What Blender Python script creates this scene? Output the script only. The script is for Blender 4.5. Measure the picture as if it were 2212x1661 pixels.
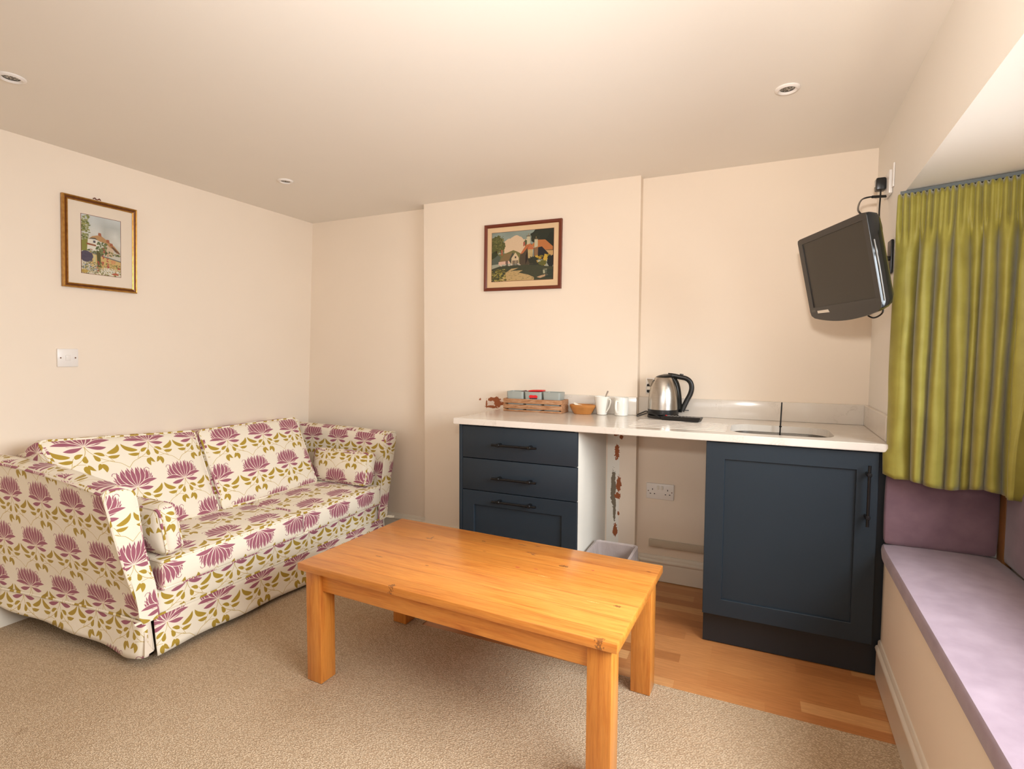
import bpy, bmesh, math, random
import numpy as np
from mathutils import Vector, Matrix

for _o in list(bpy.data.objects):
    bpy.data.objects.remove(_o)
SC = bpy.context.scene
COL = SC.collection
random.seed(7)
PI = math.pi

# ------------------------------------------------------------------ camera, world, lights, exposure
def _cam_axes(yaw, pitch, roll):
    cy, sy = math.cos(yaw), math.sin(yaw)
    f = Vector((-sy * math.cos(pitch), cy * math.cos(pitch), math.sin(pitch)))
    r = Vector((cy, sy, 0.0))
    u = r.cross(f)
    return r * math.cos(roll) + u * math.sin(roll), -r * math.sin(roll) + u * math.cos(roll), f
CAM_R, CAM_U, CAM_F = _cam_axes(.4257, -.0547, .0051)
CAM_P = Vector((-.4971, -2.9309, 1.2265))
cam_data = bpy.data.cameras.new('camera')
cam_data.sensor_width = 36.0
cam_data.lens = 1144.6 / 2212.0 * 36.0
cam_data.clip_start = .02
cam = bpy.data.objects.new('camera', cam_data)
cam.matrix_world = Matrix(((CAM_R.x, CAM_U.x, -CAM_F.x, CAM_P.x), (CAM_R.y, CAM_U.y, -CAM_F.y, CAM_P.y),
                           (CAM_R.z, CAM_U.z, -CAM_F.z, CAM_P.z), (0, 0, 0, 1)))
COL.objects.link(cam)
SC.camera = cam

world = bpy.data.worlds.new('world')
SC.world = world
world.use_nodes = True
world.node_tree.nodes['Background'].inputs[0].default_value = (.72, .82, 1.0, 1)
world.node_tree.nodes['Background'].inputs[1].default_value = 1.2

SC.view_settings.view_transform = 'Standard'
SC.view_settings.look = 'None'
SC.view_settings.gamma = 1.0
SC.view_settings.use_curve_mapping = False
SC.view_settings.exposure = 0.24

def area(name, loc, direction, sx, sy, power, color, spread=None):
    d = bpy.data.lights.new(name, 'AREA')
    d.shape = 'RECTANGLE'; d.size = sx; d.size_y = sy; d.energy = power; d.color = color
    if spread: d.spread = spread
    o = bpy.data.objects.new(name, d)
    o.location = loc
    o.rotation_euler = Vector(direction).to_track_quat('-Z', 'Y').to_euler()
    COL.objects.link(o)
    return o
# daylight outside the bay window (right) and an added soft fill outside an invented rear window
area('daylight_bay', (.56, -1.90, 1.42), (-1, 0, -.50), 1.75, .75, 54, (.88, .95, 1.0), math.radians(125))
area('fill_rear', (-1.7, -6.47, 1.45), (0, 1, .03), 1.9, 1.1, 14, (1.0, .97, .92))  # added fill light behind the camera, not a known source
# the photographer's flash on top of the camera
fl = bpy.data.lights.new('camera_flash', 'POINT')
fl.energy = 7; fl.color = (1.0, .95, .88); fl.shadow_soft_size = .045
flo = bpy.data.objects.new('camera_flash', fl)
flo.location = (-.53, -2.90, 1.47)
COL.objects.link(flo)
# a second flash head on the camera, turned up so that it bounces off the ceiling
fb = bpy.data.lights.new('bounce_flash', 'SPOT')
fb.energy = 122; fb.color = (1.0, .965, .93); fb.shadow_soft_size = .05; fb.spot_size = math.radians(120); fb.spot_blend = 1.0
fbo = bpy.data.objects.new('bounce_flash', fb)
fbo.location = (-.50, -2.98, 1.50)
fbo.rotation_euler = Vector((-.20, 1.0, .66)).to_track_quat('-Z', 'Y').to_euler()
COL.objects.link(fbo)

# ------------------------------------------------------------------ materials
def srgb(r, g, b):
    f = lambda c: (c / 255 / 12.92) if c / 255 <= .04045 else ((c / 255 + .055) / 1.055) ** 2.4
    return (f(r), f(g), f(b), 1.0)
class NT:
    def __init__(s, name):
        s.m = bpy.data.materials.new(name); s.m.use_nodes = True
        s.t = s.m.node_tree; s.n = s.t.nodes; s.l = s.t.links
        s.b = s.n['Principled BSDF']
    def new(s, ty, **kw):
        n = s.n.new(ty)
        for k, v in kw.items(): setattr(n, k, v)
        return n
    def link(s, a, b): s.l.new(a, b)
    def val(s, n, key, v): n.inputs[key].default_value = v
    def coords(s, which='Object', scale=(1, 1, 1), rot=(0, 0, 0), loc=(0, 0, 0)):
        tc = s.new('ShaderNodeTexCoord'); mp = s.new('ShaderNodeMapping')
        s.link(tc.outputs[which], mp.inputs[0])
        mp.inputs['Scale'].default_value = scale; mp.inputs['Rotation'].default_value = rot; mp.inputs['Location'].default_value = loc
        return mp.outputs[0]
    def noise(s, vec, scale, detail=3, rough=.5, dist=0):
        n = s.new('ShaderNodeTexNoise'); s.link(vec, n.inputs['Vector'])
        s.val(n, 'Scale', scale); s.val(n, 'Detail', detail); s.val(n, 'Roughness', rough); s.val(n, 'Distortion', dist)
        return n
    def ramp(s, fac, stops):
        r = s.new('ShaderNodeValToRGB'); s.link(fac, r.inputs[0])
        e = r.color_ramp.elements
        e[0].position, e[0].color = stops[0]; e[1].position, e[1].color = stops[-1]
        for p, c in stops[1:-1]:
            x = e.new(p); x.color = c
        return r
    def mix(s, fac, a, b, mode='MIX'):
        m = s.new('ShaderNodeMixRGB', blend_type=mode)
        for i, v in enumerate((fac, a, b)):
            if hasattr(v, 'default_value') or hasattr(v, 'is_linked'): s.link(v, m.inputs[i])
            else: m.inputs[i].default_value = v
        return m.outputs[0]
    def math(s, op, a, b=None, clamp=False):
        m = s.new('ShaderNodeMath', operation=op); m.use_clamp = clamp
        for i, v in enumerate((a, b)):
            if v is None: continue
            if hasattr(v, 'is_linked'): s.link(v, m.inputs[i])
            else: m.inputs[i].default_value = v
        return m.outputs[0]
    def bump(s, h, strength, dist=.002):
        b = s.new('ShaderNodeBump'); s.link(h, b.inputs['Height']); s.val(b, 'Strength', strength); s.val(b, 'Distance', dist)
        s.link(b.outputs[0], s.b.inputs['Normal'])

def plain(name, col, rough=.6, metal=0, spec=.5, vary=.04, vscale=8, bump=0, bscale=400, coat=0):
    t = NT(name)
    v = t.coords()
    n = t.noise(v, vscale, 4)
    c0 = tuple(max(0, x * (1 - vary)) for x in col[:3]) + (1,)
    c1 = tuple(min(1, x * (1 + vary)) for x in col[:3]) + (1,)
    t.link(t.ramp(n.outputs[0], [(.3, c0), (.7, c1)]).outputs[0], t.b.inputs['Base Color'])
    t.val(t.b, 'Roughness', rough); t.val(t.b, 'Metallic', metal); t.val(t.b, 'Specular IOR Level', spec)
    if coat: t.val(t.b, 'Coat Weight', coat); t.val(t.b, 'Coat Roughness', .15)
    if bump:
        b = t.noise(v, bscale, 2)
        t.bump(b.outputs[0], bump, .001)
    return t.m

WALL = srgb(239, 223, 204)
M = {}
M['wall'] = plain('cream_wall_paint', WALL, .75, spec=.2, vary=.015, vscale=1.5, bump=.08, bscale=250)
M['ceiling'] = plain('ceiling_paint', srgb(241, 234, 224), .8, spec=.15, vary=.012, vscale=1.2, bump=.05, bscale=200)
M['soffit'] = plain('soffit_paint', srgb(246, 236, 220), .8, spec=.15, vary=.01, vscale=1.2)
M['gloss_white'] = plain('white_gloss_paint', srgb(228, 217, 200), .35, vary=.02)
M['cupboard_white'] = plain('white_melamine', srgb(226, 219, 206), .5, vary=.03, vscale=5)
M['white_plastic'] = plain('white_plastic', srgb(236, 229, 222), .3, vary=.01)
M['trunk'] = plain('trunking_plastic', srgb(200, 186, 165), .5, vary=.02)
M['blue'] = plain('dark_blue_paint', srgb(37, 46, 54), .45, spec=.3, vary=.05, vscale=3, bump=.05, bscale=90)
M['plinth'] = plain('black_blue_plinth', srgb(28, 33, 38), .5, vary=.05)
M['black'] = plain('black_metal', srgb(20, 20, 21), .35, metal=.3, vary=.05)
M['black_plastic'] = plain('black_plastic', srgb(26, 25, 24), .33, vary=.04)
M['black_gloss'] = plain('gloss_black_plastic', srgb(18, 19, 19), .12, vary=.03)
M['tv_bezel'] = plain('tv_bezel_plastic', srgb(42, 38, 34), .35, vary=.02)
M['tv_screen'] = plain('tv_screen_glass', srgb(50, 45, 37), .28, spec=.3, vary=.02)
M['grey_text'] = plain('grey_print', srgb(120, 115, 108), .5, vary=0)
M['track_grey'] = plain('grey_track', srgb(92, 98, 96), .5)
M['sticker'] = plain('white_sticker', srgb(225, 215, 200), .5, vary=.02)
M['ceramic'] = plain('white_ceramic', srgb(236, 232, 222), .12, vary=.01)
M['terracotta'] = plain('glazed_terracotta', srgb(184, 122, 62), .28, vary=.1, vscale=20)
M['grey_tub'] = plain('grey_green_tub', srgb(158, 162, 155), .4, vary=.02)
M['red'] = plain('red_packet', srgb(220, 30, 35), .4, vary=.05)
M['dark_red'] = plain('maroon_print', srgb(80, 20, 40), .5, vary=.05)
M['paper'] = plain('paper_sachet', srgb(235, 228, 210), .6, vary=.03)
M['chrome'] = plain('chrome', (.75, .72, .68, 1), .15, metal=1, vary=.02)
M['lilac_dark'] = None
M['timber'] = plain('varnished_timber', srgb(128, 84, 38), .45, vary=.15, vscale=12)
M['mount'] = plain('picture_mount_card', srgb(226, 210, 190), .8, vary=.02)
M['mount_tan'] = plain('tan_mount_card', srgb(218, 186, 145), .8, vary=.03)
M['brown_frame'] = plain('mahogany_frame', srgb(108, 46, 25), .35, vary=.05, vscale=30)
M['liner'] = plain('bin_liner_film', srgb(205, 190, 185), .3, vary=.06, vscale=30)
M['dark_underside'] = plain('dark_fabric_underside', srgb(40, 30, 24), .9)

def m_gold():
    t = NT('gold_frame'); t.val(t.b, 'Metallic', .75); t.val(t.b, 'Roughness', .32)
    n = t.noise(t.coords(), 60, 4)
    t.link(t.ramp(n.outputs[0], [(.3, srgb(168, 118, 52)), (.7, srgb(196, 148, 76))]).outputs[0], t.b.inputs['Base Color'])
    return t.m
M['gold'] = m_gold()
M['frame_groove'] = plain('brown_frame_groove', srgb(105, 58, 22), .4, metal=.3, vary=.1, vscale=40)

def m_steel():
    t = NT('brushed_steel'); t.val(t.b, 'Metallic', 1); t.val(t.b, 'Roughness', .27)
    v = t.coords('Object', (1, 1, 60)); n = t.noise(v, 30, 3)
    t.link(t.ramp(n.outputs[0], [(.2, (.40, .37, .33, 1)), (.8, (.58, .54, .49, 1))]).outputs[0], t.b.inputs['Base Color'])
    t.bump(n.outputs[0], .03, .0005)
    return t.m
M['steel'] = m_steel()

def m_quartz():
    t = NT('pale_quartz'); v = t.coords()
    n1 = t.noise(v, 9, 8, .65, .8)
    vein = t.math('ABSOLUTE', t.math('SUBTRACT', n1.outputs[0], .5))
    veinr = t.ramp(vein, [(.0, (1, 1, 1, 1)), (.012, (0, 0, 0, 1))])
    n2 = t.noise(v, 5, 3)
    gate = t.ramp(n2.outputs[0], [(.52, (0, 0, 0, 1)), (.62, (1, 1, 1, 1))])
    fac = t.math('MULTIPLY', veinr.outputs[0], gate.outputs[0]); fac = t.math('MULTIPLY', fac, .35)
    n3 = t.noise(v, 3, 5)
    base = t.ramp(n3.outputs[0], [(.3, srgb(214, 203, 190)), (.7, srgb(228, 219, 207))])
    t.link(t.mix(fac, base.outputs[0], srgb(150, 130, 108)), t.b.inputs['Base Color'])
    t.val(t.b, 'Roughness', .16)
    return t.m
M['quartz'] = m_quartz()

def m_carpet():
    t = NT('woven_loop_carpet'); v = t.coords('Object', (1, 1, 1), (0, 0, .3))
    mp = t.coords('Object', (1, 1.7, 1), (0, 0, .25))
    vo = t.new('ShaderNodeTexVoronoi'); t.link(mp, vo.inputs['Vector']); t.val(vo, 'Scale', 150); t.val(vo, 'Randomness', .75)
    n = t.noise(v, 2.2, 4); nf = t.noise(v, 260, 2)
    base = t.ramp(n.outputs[0], [(.3, srgb(226, 200, 168)), (.7, srgb(240, 217, 187))])
    dots = t.ramp(vo.outputs['Distance'], [(.15, (1, 1, 1, 1)), (.62, (.50, .44, .38, 1))])
    c = t.mix(.8, base.outputs[0], dots.outputs[0], 'MULTIPLY')
    c = t.mix(.35, c, t.ramp(nf.outputs[0], [(.3, (.55, .5, .45, 1)), (.7, (1.0, 1.0, 1.0, 1))]).outputs[0], 'MULTIPLY')
    sn = t.noise(v, 7, 2); st = t.ramp(sn.outputs[0], [(.70, (1, 1, 1, 1)), (.76, (.72, .66, .6, 1))])
    c = t.mix(.6, c, st.outputs[0], 'MULTIPLY')
    t.link(c, t.b.inputs['Base Color'])
    t.val(t.b, 'Roughness', .95); t.val(t.b, 'Specular IOR Level', .1)
    h = t.math('MULTIPLY', vo.outputs['Distance'], -1.0)
    t.bump(h, .9, .004)
    return t.m
M['carpet'] = m_carpet()

def m_parquet():
    t = NT('oak_strip_floor'); v = t.coords('Object')
    br = t.new('ShaderNodeTexBrick'); t.link(v, br.inputs['Vector'])
    br.offset = .37; br.offset_frequency = 3
    for k, x in (('Color1', (0, 0, 0, 1)), ('Color2', (1, 1, 1, 1)), ('Mortar', (.35, .35, .35, 1)), ('Scale', 1), ('Mortar Size', .0006), ('Mortar Smooth', 0), ('Bias', 0), ('Brick Width', .31), ('Row Height', .064)):
        t.val(br, k, x)
    vs = t.coords('Object', (1.2, 16, 1)); n = t.noise(vs, 9, 5, .6, .4)
    per = t.ramp(br.outputs[0], [(0, srgb(180, 116, 64)), (.35, srgb(196, 130, 76)), (.75, srgb(204, 140, 84)), (1, srgb(226, 170, 112))])
    g = t.ramp(n.outputs[0], [(.3, (.72, .66, .6, 1)), (.65, (1, 1, 1, 1))])
    c = t.mix(.75, per.outputs[0], g.outputs[0], 'MULTIPLY')
    t.link(c, t.b.inputs['Base Color']); t.val(t.b, 'Roughness', .3)
    return t.m
M['parquet'] = m_parquet()

def m_pine(name, along='x', tint=1.0, planks=True):
    """orange varnished pine; grain runs along the given object axis"""
    t = NT(name)
    sc = {'x': (1, 14, 14), 'y': (14, 1, 14), 'z': (14, 14, 1)}[along]
    v = t.coords('Object', sc)
    n = t.noise(v, 3.2, 6, .62, .9)
    n2 = t.noise(t.coords('Object', tuple(5 * a for a in sc)), 3, 3, .6)
    k = lambda r, g, b: tuple(x * tint for x in srgb(r, g, b)[:3]) + (1,)
    base = t.ramp(n.outputs[0], [(.25, k(198, 108, 36)), (.45, k(226, 142, 58)), (.6, k(234, 154, 68)), (.8, k(216, 128, 46))])
    fine = t.ramp(n2.outputs[0], [(.35, (.80, .72, .62, 1)), (.6, (1, 1, 1, 1))])
    c = t.mix(.55, base.outputs[0], fine.outputs[0], 'MULTIPLY')
    if planks:
        br = t.new('ShaderNodeTexBrick'); t.link(t.coords('Object', (1, 1, 1), (0, 0, 0), (3.3, .02, 0)), br.inputs['Vector'])
        for kk, x in (('Color1', (.76, .72, .68, 1)), ('Color2', (1.0, 1.0, 1.0, 1)), ('Mortar', (.55, .42, .32, 1)), ('Scale', 1), ('Mortar Size', .0011), ('Bias', 0), ('Brick Width', 40), ('Row Height', .088)):
            t.val(br, kk, x)
        c = t.mix(.8, c, br.outputs[0], 'MULTIPLY')
    # knots
    vo = t.new('ShaderNodeTexVoronoi'); t.link(t.coords('Object', {'x': (1, 1.9, 1.9), 'y': (1.9, 1, 1.9), 'z': (1.9, 1.9, 1)}[along]), vo.inputs['Vector']); t.val(vo, 'Scale', 4.2)
    kn = t.ramp(vo.outputs['Distance'], [(.02, (.30, .16, .08, 1)), (.05, (1, 1, 1, 1))])
    c = t.mix(.8, c, kn.outputs[0], 'MULTIPLY')
    if planks:
        tc = t.new('ShaderNodeTexCoord'); sp = t.new('ShaderNodeSeparateXYZ'); t.link(tc.outputs['Object'], sp.inputs[0])
        nz = t.noise(tc.outputs['Object'], 190, 3, .6); wob = t.math('MULTIPLY', t.math('SUBTRACT', nz.outputs[0], .5), 3.2)
        for col, lst in ((srgb(104, 60, 30), [(-.324, -.178, .020, .008), (-.715, -.088, .010, .005), (-.985, -.42, .016, .003), (-.772, -.600, .012, .010), (-.050, -.602, .013, .010), (-.060, -.393, .012, .006)]),
                         (srgb(70, 50, 60), [(-.935, -.167, .016, .004), (-.930, -.150, .003, .012), (-.551, -.051, .018, .003), (-.493, -.037, .014, .003), (-.479, -.115, .022, .003), (-.470, -.128, .008, .004)]),
                         (srgb(196, 70, 60), [(-.469, -.265, .010, .005), (-.403, -.249, .006, .004), (-.216, -.164, .006, .004)]),
                         (srgb(240, 184, 110), [(-.352, -.295, .02, .003), (-.138, -.40, .02, .002)])):
            m_ = None
            for cx, cy, r1, r2 in lst:
                a = t.math('DIVIDE', t.math('SUBTRACT', sp.outputs[0], cx), r1); b = t.math('DIVIDE', t.math('SUBTRACT', sp.outputs[1], cy), r2)
                d = t.math('SQRT', t.math('ADD', t.math('MULTIPLY', a, a), t.math('MULTIPLY', b, b)))
                q = t.math('LESS_THAN', t.math('ADD', d, wob), .9)
                m_ = q if m_ is None else t.math('MAXIMUM', m_, q)
            c = t.mix(t.math('MULTIPLY', m_, .7), c, col)
    t.link(c, t.b.inputs['Base Color'])
    t.val(t.b, 'Roughness', .3); t.val(t.b, 'Coat Weight', .25); t.val(t.b, 'Coat Roughness', .18)
    t.bump(n2.outputs[0], .05, .0006)
    return t.m
M['pine_top'] = m_pine('varnished_pine_top', 'x')
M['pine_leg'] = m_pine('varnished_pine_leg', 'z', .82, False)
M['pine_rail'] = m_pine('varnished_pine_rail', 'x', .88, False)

def m_crate():
    t = NT('whitewashed_crate_wood')
    n = t.noise(t.coords('Object', (3, 30, 30)), 6, 6, .7, .5)
    c = t.ramp(n.outputs[0], [(.28, srgb(84, 52, 32)), (.45, srgb(158, 106, 66)), (.58, srgb(186, 142, 104)), (.72, srgb(190, 172, 158))])
    t.link(c.outputs[0], t.b.inputs['Base Color']); t.val(t.b, 'Roughness', .75)
    return t.m
M['crate'] = m_crate()

def m_cloth(name, c0, c1, sheen=.3, weave=900, wr=.9):
    t = NT(name); v = t.coords('Object', (1, 1, 1))
    n = t.noise(v, 14, 5); w = t.noise(t.coords('Object', (1, 1, .25)), weave, 2)
    t.link(t.ramp(n.outputs[0], [(.3, c0), (.7, c1)]).outputs[0], t.b.inputs['Base Color'])
    t.val(t.b, 'Roughness', wr); t.val(t.b, 'Sheen Weight', sheen); t.val(t.b, 'Sheen Roughness', .45)
    t.val(t.b, 'Specular IOR Level', .2)
    t.bump(w.outputs[0], .25, .001)
    return t.m
M['lilac'] = m_cloth('lilac_velvet', srgb(142, 122, 132), srgb(158, 138, 148), .25)
M['lilac_dark'] = m_cloth('purple_panel_velvet', srgb(120, 94, 104), srgb(134, 107, 116), .3)
M['green'] = m_cloth('green_slub_silk', srgb(140, 129, 50), srgb(156, 146, 64), .3, 500, .5)
M['green'].node_tree.nodes['Principled BSDF'].inputs['Specular IOR Level'].default_value = .35

def m_glass():
    t = NT('window_glass')
    tr = t.new('ShaderNodeBsdfTransparent'); gl = t.new('ShaderNodeBsdfGlossy'); gl.inputs['Roughness'].default_value = .02
    mx = t.new('ShaderNodeMixShader'); mx.inputs[0].default_value = .05
    t.link(tr.outputs[0], mx.inputs[1]); t.link(gl.outputs[0], mx.inputs[2])
    t.link(mx.outputs[0], t.n['Material Output'].inputs[0])
    return t.m
M['glass'] = m_glass()

# chimney breast: same cream paint with a white painted strip and peeled patches that stay put on the wall
def m_breast():
    t = NT('cream_wall_with_peeled_paint')
    tc = t.new('ShaderNodeTexCoord'); sp = t.new('ShaderNodeSeparateXYZ'); t.link(tc.outputs['Object'], sp.inputs[0])
    nz = t.noise(tc.outputs['Object'], 75, 5, .65, .6)
    wob = t.math('MULTIPLY', t.math('SUBTRACT', nz.outputs[0], .5), 3.2)
    x, z = sp.outputs[0], sp.outputs[2]
    def ell(lst, w=1.0):
        out = None
        for cx, cz, rx, rz in lst:
            a = t.math('DIVIDE', t.math('SUBTRACT', x, cx), rx); b = t.math('DIVIDE', t.math('SUBTRACT', z, cz), rz)
            d = t.math('SQRT', t.math('ADD', t.math('MULTIPLY', a, a), t.math('MULTIPLY', b, b)))
            m = t.math('LESS_THAN', t.math('ADD', d, t.math('MULTIPLY', wob, w)), 1.0)
            out = m if out is None else t.math('MAXIMUM', out, m)
        return out
    def band(v, a, b): return t.math('MULTIPLY', t.math('GREATER_THAN', v, a), t.math('LESS_THAN', v, b))
    strip = t.math('MULTIPLY', band(x, -1.215, -1.148), band(z, .0, .9))
    nb = t.noise(tc.outputs['Object'], 1.5, 3)
    base = t.ramp(nb.outputs[0], [(.3, tuple(c * .985 for c in WALL[:3]) + (1,)), (.7, WALL)]).outputs[0]
    c = t.mix(strip, base, srgb(236, 230, 218))
    white = ell([(-1.935, .930, .030, .022), (-1.87, .955, .035, .012)], .5)
    c = t.mix(white, c, srgb(226, 206, 190))
    grey = ell([(-1.180, .50, .014, .10), (-1.172, .38, .008, .07)], .5)
    c = t.mix(grey, c, srgb(128, 116, 98))
    brown = ell([(-2.013, .957, .008, .007), (-1.915, .962, .050, .011), (-1.893, .940, .024, .028), (-1.935, .915, .045, .009), (-1.968, .93, .005, .028), (-1.865, .935, .04, .010),
                 (-1.162, .70, .013, .040), (-1.166, .80, .016, .010), (-1.14, .785, .010, .012), (-1.15, .52, .013, .045), (-1.155, .46, .015, .020), (-1.166, .26, .012, .035), (-1.15, .36, .006, .012), (-1.162, .155, .010, .03)], .8)
    c = t.mix(brown, c, srgb(158, 92, 58))
    t.link(c, t.b.inputs['Base Color']); t.val(t.b, 'Roughness', .75); t.val(t.b, 'Specular IOR Level', .2)
    return t.m
M['breast'] = m_breast()

# ------------------------------------------------------------------ painted textures (drawn by the script)
class Canvas:
    def __init__(s, w, h, bg):
        s.w, s.h = w, h
        s.a = np.empty((h, w, 3), np.float32); s.a[:] = np.array(bg, np.float32) / 255
    def poly(s, pts, col, alpha=1.0):
        """pts in pixels, y up"""
        p = np.asarray(pts, float)
        x0, y0 = np.floor(p.min(0)).astype(int); x1, y1 = np.ceil(p.max(0)).astype(int) + 1
        x0, y0, x1, y1 = max(x0, 0), max(y0, 0), min(x1, s.w), min(y1, s.h)
        if x0 >= x1 or y0 >= y1: return
        X, Y = np.meshgrid(np.arange(x0, x1) + .5, np.arange(y0, y1) + .5)
        ins = np.zeros(X.shape, bool)
        q = np.roll(p, -1, 0)
        for (ax, ay), (bx, by) in zip(p, q):
            if ay == by: continue
            c = ((ay > Y) != (by > Y)) & (X < (bx - ax) * (Y - ay) / (by - ay) + ax)
            ins ^= c
        sub = s.a[y0:y1, x0:x1]
        sub[ins] = sub[ins] * (1 - alpha) + np.array(col, np.float32) / 255 * alpha
    def image(s, name, down=2, tone=False):
        a = s.a
        if tone:
            g = a.mean(2, keepdims=True); a = (a * .86 + g * .14) * .93
            a = a * (1 + (np.random.RandomState(2).rand(*a.shape[:2], 1) - .5) * .16)
        if down > 1:
            h, w = a.shape[0] // down * down, a.shape[1] // down * down
            a = a[:h, :w].reshape(h // down, down, w // down, down, 3).mean((1, 3))
        h, w = a.shape[:2]
        im = bpy.data.images.new(name, w, h)
        buf = np.ones((h, w, 4), np.float32); buf[..., :3] = np.clip(a, 0, 1)
        im.pixels.foreach_set(buf.ravel()); im.update(); im.pack()
        return im

def leaf(bx, by, tx, ty, w, bend=0.0, n=16, peak=.5, sharp=.9):
    """closed outline of a pointed leaf or petal from base to tip"""
    b = np.array([bx, by], float); t = np.array([tx, ty], float)
    d = t - b; L = np.hypot(*d); d = d / L; nn = np.array([-d[1], d[0]])
    ts = np.linspace(0, 1, n)
    cen = b + np.outer(ts * L, d) + np.outer(4 * ts * (1 - ts) * bend * L, nn)
    prof = w / 2 * (np.sin(PI * ts ** (math.log(.5) / math.log(peak)))) ** sharp
    tan = np.gradient(cen, axis=0); tan /= np.hypot(tan[:, 0], tan[:, 1])[:, None]
    nr = np.stack([-tan[:, 1], tan[:, 0]], 1)
    return np.concatenate([cen + nr * prof[:, None], (cen - nr * prof[:, None])[::-1]])
def stroke(pts, w):
    p = np.asarray(pts, float)
    # Catmull-Rom resample
    P = np.vstack([2 * p[0] - p[1], p, 2 * p[-1] - p[-2]]); out = []
    for i in range(1, len(P) - 2):
        for u in np.linspace(0, 1, 8, endpoint=False):
            out.append(.5 * ((2 * P[i]) + (-P[i - 1] + P[i + 1]) * u + (2 * P[i - 1] - 5 * P[i] + 4 * P[i + 1] - P[i + 2]) * u * u + (-P[i - 1] + 3 * P[i] - 3 * P[i + 1] + P[i + 2]) * u ** 3))
    out.append(P[-2]); c = np.array(out)
    tan = np.gradient(c, axis=0); tan /= np.hypot(tan[:, 0], tan[:, 1])[:, None] + 1e-9
    nr = np.stack([-tan[:, 1], tan[:, 0]], 1) * w / 2
    return np.concatenate([c + nr, (c - nr)[::-1]])

TW, TH = .225, .41           # repeat of the lotus fabric in metres
def lotus_image():
    K = 5200.0               # pixels per metre before halving
    W, H = int(TW * K), int(TH * K)
    cv = Canvas(W, H, (240, 229, 209))
    rng = np.random.RandomState(3)
    MAUVE, GOLD, CREAM, STEM = (160, 95, 110), (174, 144, 54), (240, 224, 206), (196, 168, 96)
    shapes = []
    def add(poly, col): shapes.append((np.asarray(poly), col))
    # stems
    for sx in (-1, 1):
        add(stroke([(0, 0), (.006 * sx, -.028), (.028 * sx, -.062), (.062 * sx, -.087), (.088 * sx, -.100), (.1125 * sx, -.128)], .0020), STEM)
        add(stroke([(.066 * sx, -.089), (.060 * sx, -.083), (.045 * sx, -.082), (.025 * sx, -.086)], .0017), STEM)
        add(stroke([(.070 * sx, -.090), (.064 * sx, -.076), (.060 * sx, -.066), (.050 * sx, -.050)], .0017), STEM)
    # leaves
    for sx in (-1, 1):
        add(leaf(.057 * sx, -.043, .107 * sx, -.002, .0215, -.20 * sx, 18, .42, .85), GOLD)
        add(leaf(.056 * sx, -.061, .098 * sx, -.058, .0165, -.14 * sx, 18, .42, .85), GOLD)
        add(leaf(.046 * sx, -.056, .016 * sx, -.037, .0165, -.12 * sx, 18, .40, .85), GOLD)
        add(leaf(.020 * sx, -.079, .011 * sx, -.046, .0175, -.10 * sx, 16, .36, .85), GOLD)
        add(leaf(.026 * sx, -.092, .027 * sx, -.134, .0190, .10 * sx, 16, .40, .85), GOLD)
        add(leaf(.019 * sx, -.089, .003 * sx, -.119, .0145, .12 * sx, 16, .40, .85), GOLD)
    # petals: back row first
    FS = 1.02
    back = [(-.092, .054, .016, .10), (.088, .058, .016, -.10), (-.066, .086, .014, .12), (-.040, .097, .013, .05), (-.016, .100, .013, 0), (.006, .099, .013, 0), (.032, .099, .013, -.05), (.058, .088, .014, -.1), (-.084, .068, .013, .14), (.078, .072, .013, -.12)]
    front = [(-.094, .040, .020, .10), (.090, .044, .020, -.10),
             (-.086, .052, .021, .12), (.080, .058, .021, -.10), (-.068, .078, .023, .16), (.066, .080, .023, -.14),
             (-.046, .088, .024, .12), (.044, .091, .024, -.10), (-.022, .092, .024, .05), (.022, .096, .024, -.05), (.0, .089, .022, .0),
             (-.108, .014, .024, -.07), (.106, .024, .024, .07), (-.080, -.016, .025, .06), (.078, -.012, .025, -.06)]
    for tx, ty, w, bd in back + front:
        tx, ty, w = tx * .86, ty * 1.03, w * .74
        add(leaf(0, 0, tx * 1.01, ty * 1.01, w + .0042, bd * 1.35, 22, .60, .80), CREAM)
        add(leaf(tx * .04, ty * .04, tx, ty, w, bd * 1.35, 22, .60, .95), MAUVE)
    for tx, ty, bd in ((-.074, .083, .3), (.068, .088, -.3)):   # curled tips
        add(stroke([(tx * .70, ty * .88), (tx * .86, ty * 1.02), (tx * .98, ty * .99), (tx * 1.04, ty * .88)], .0022), MAUVE)
    for ox, oy in ((TW / 2, TH / 4), (0, TH * .75), (TW, TH * .75)):
        for wx in (-1, 0, 1):
            for wy in (-1, 0, 1):
                off = np.array([ox + wx * TW, oy + wy * TH])
                if ox == TW and wx != 0: continue
                if ox == 0 and wx == 1: continue
                for poly, col in shapes:
                    p = (poly * (1, .89) + off) * K
                    if p[:, 0].max() < 0 or p[:, 1].max() < 0 or p[:, 0].min() > W or p[:, 1].min() > H: continue
                    cv.poly(p, col)
    return cv.image('lotus_fabric_print', 2)
LOTUS = lotus_image()
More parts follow.
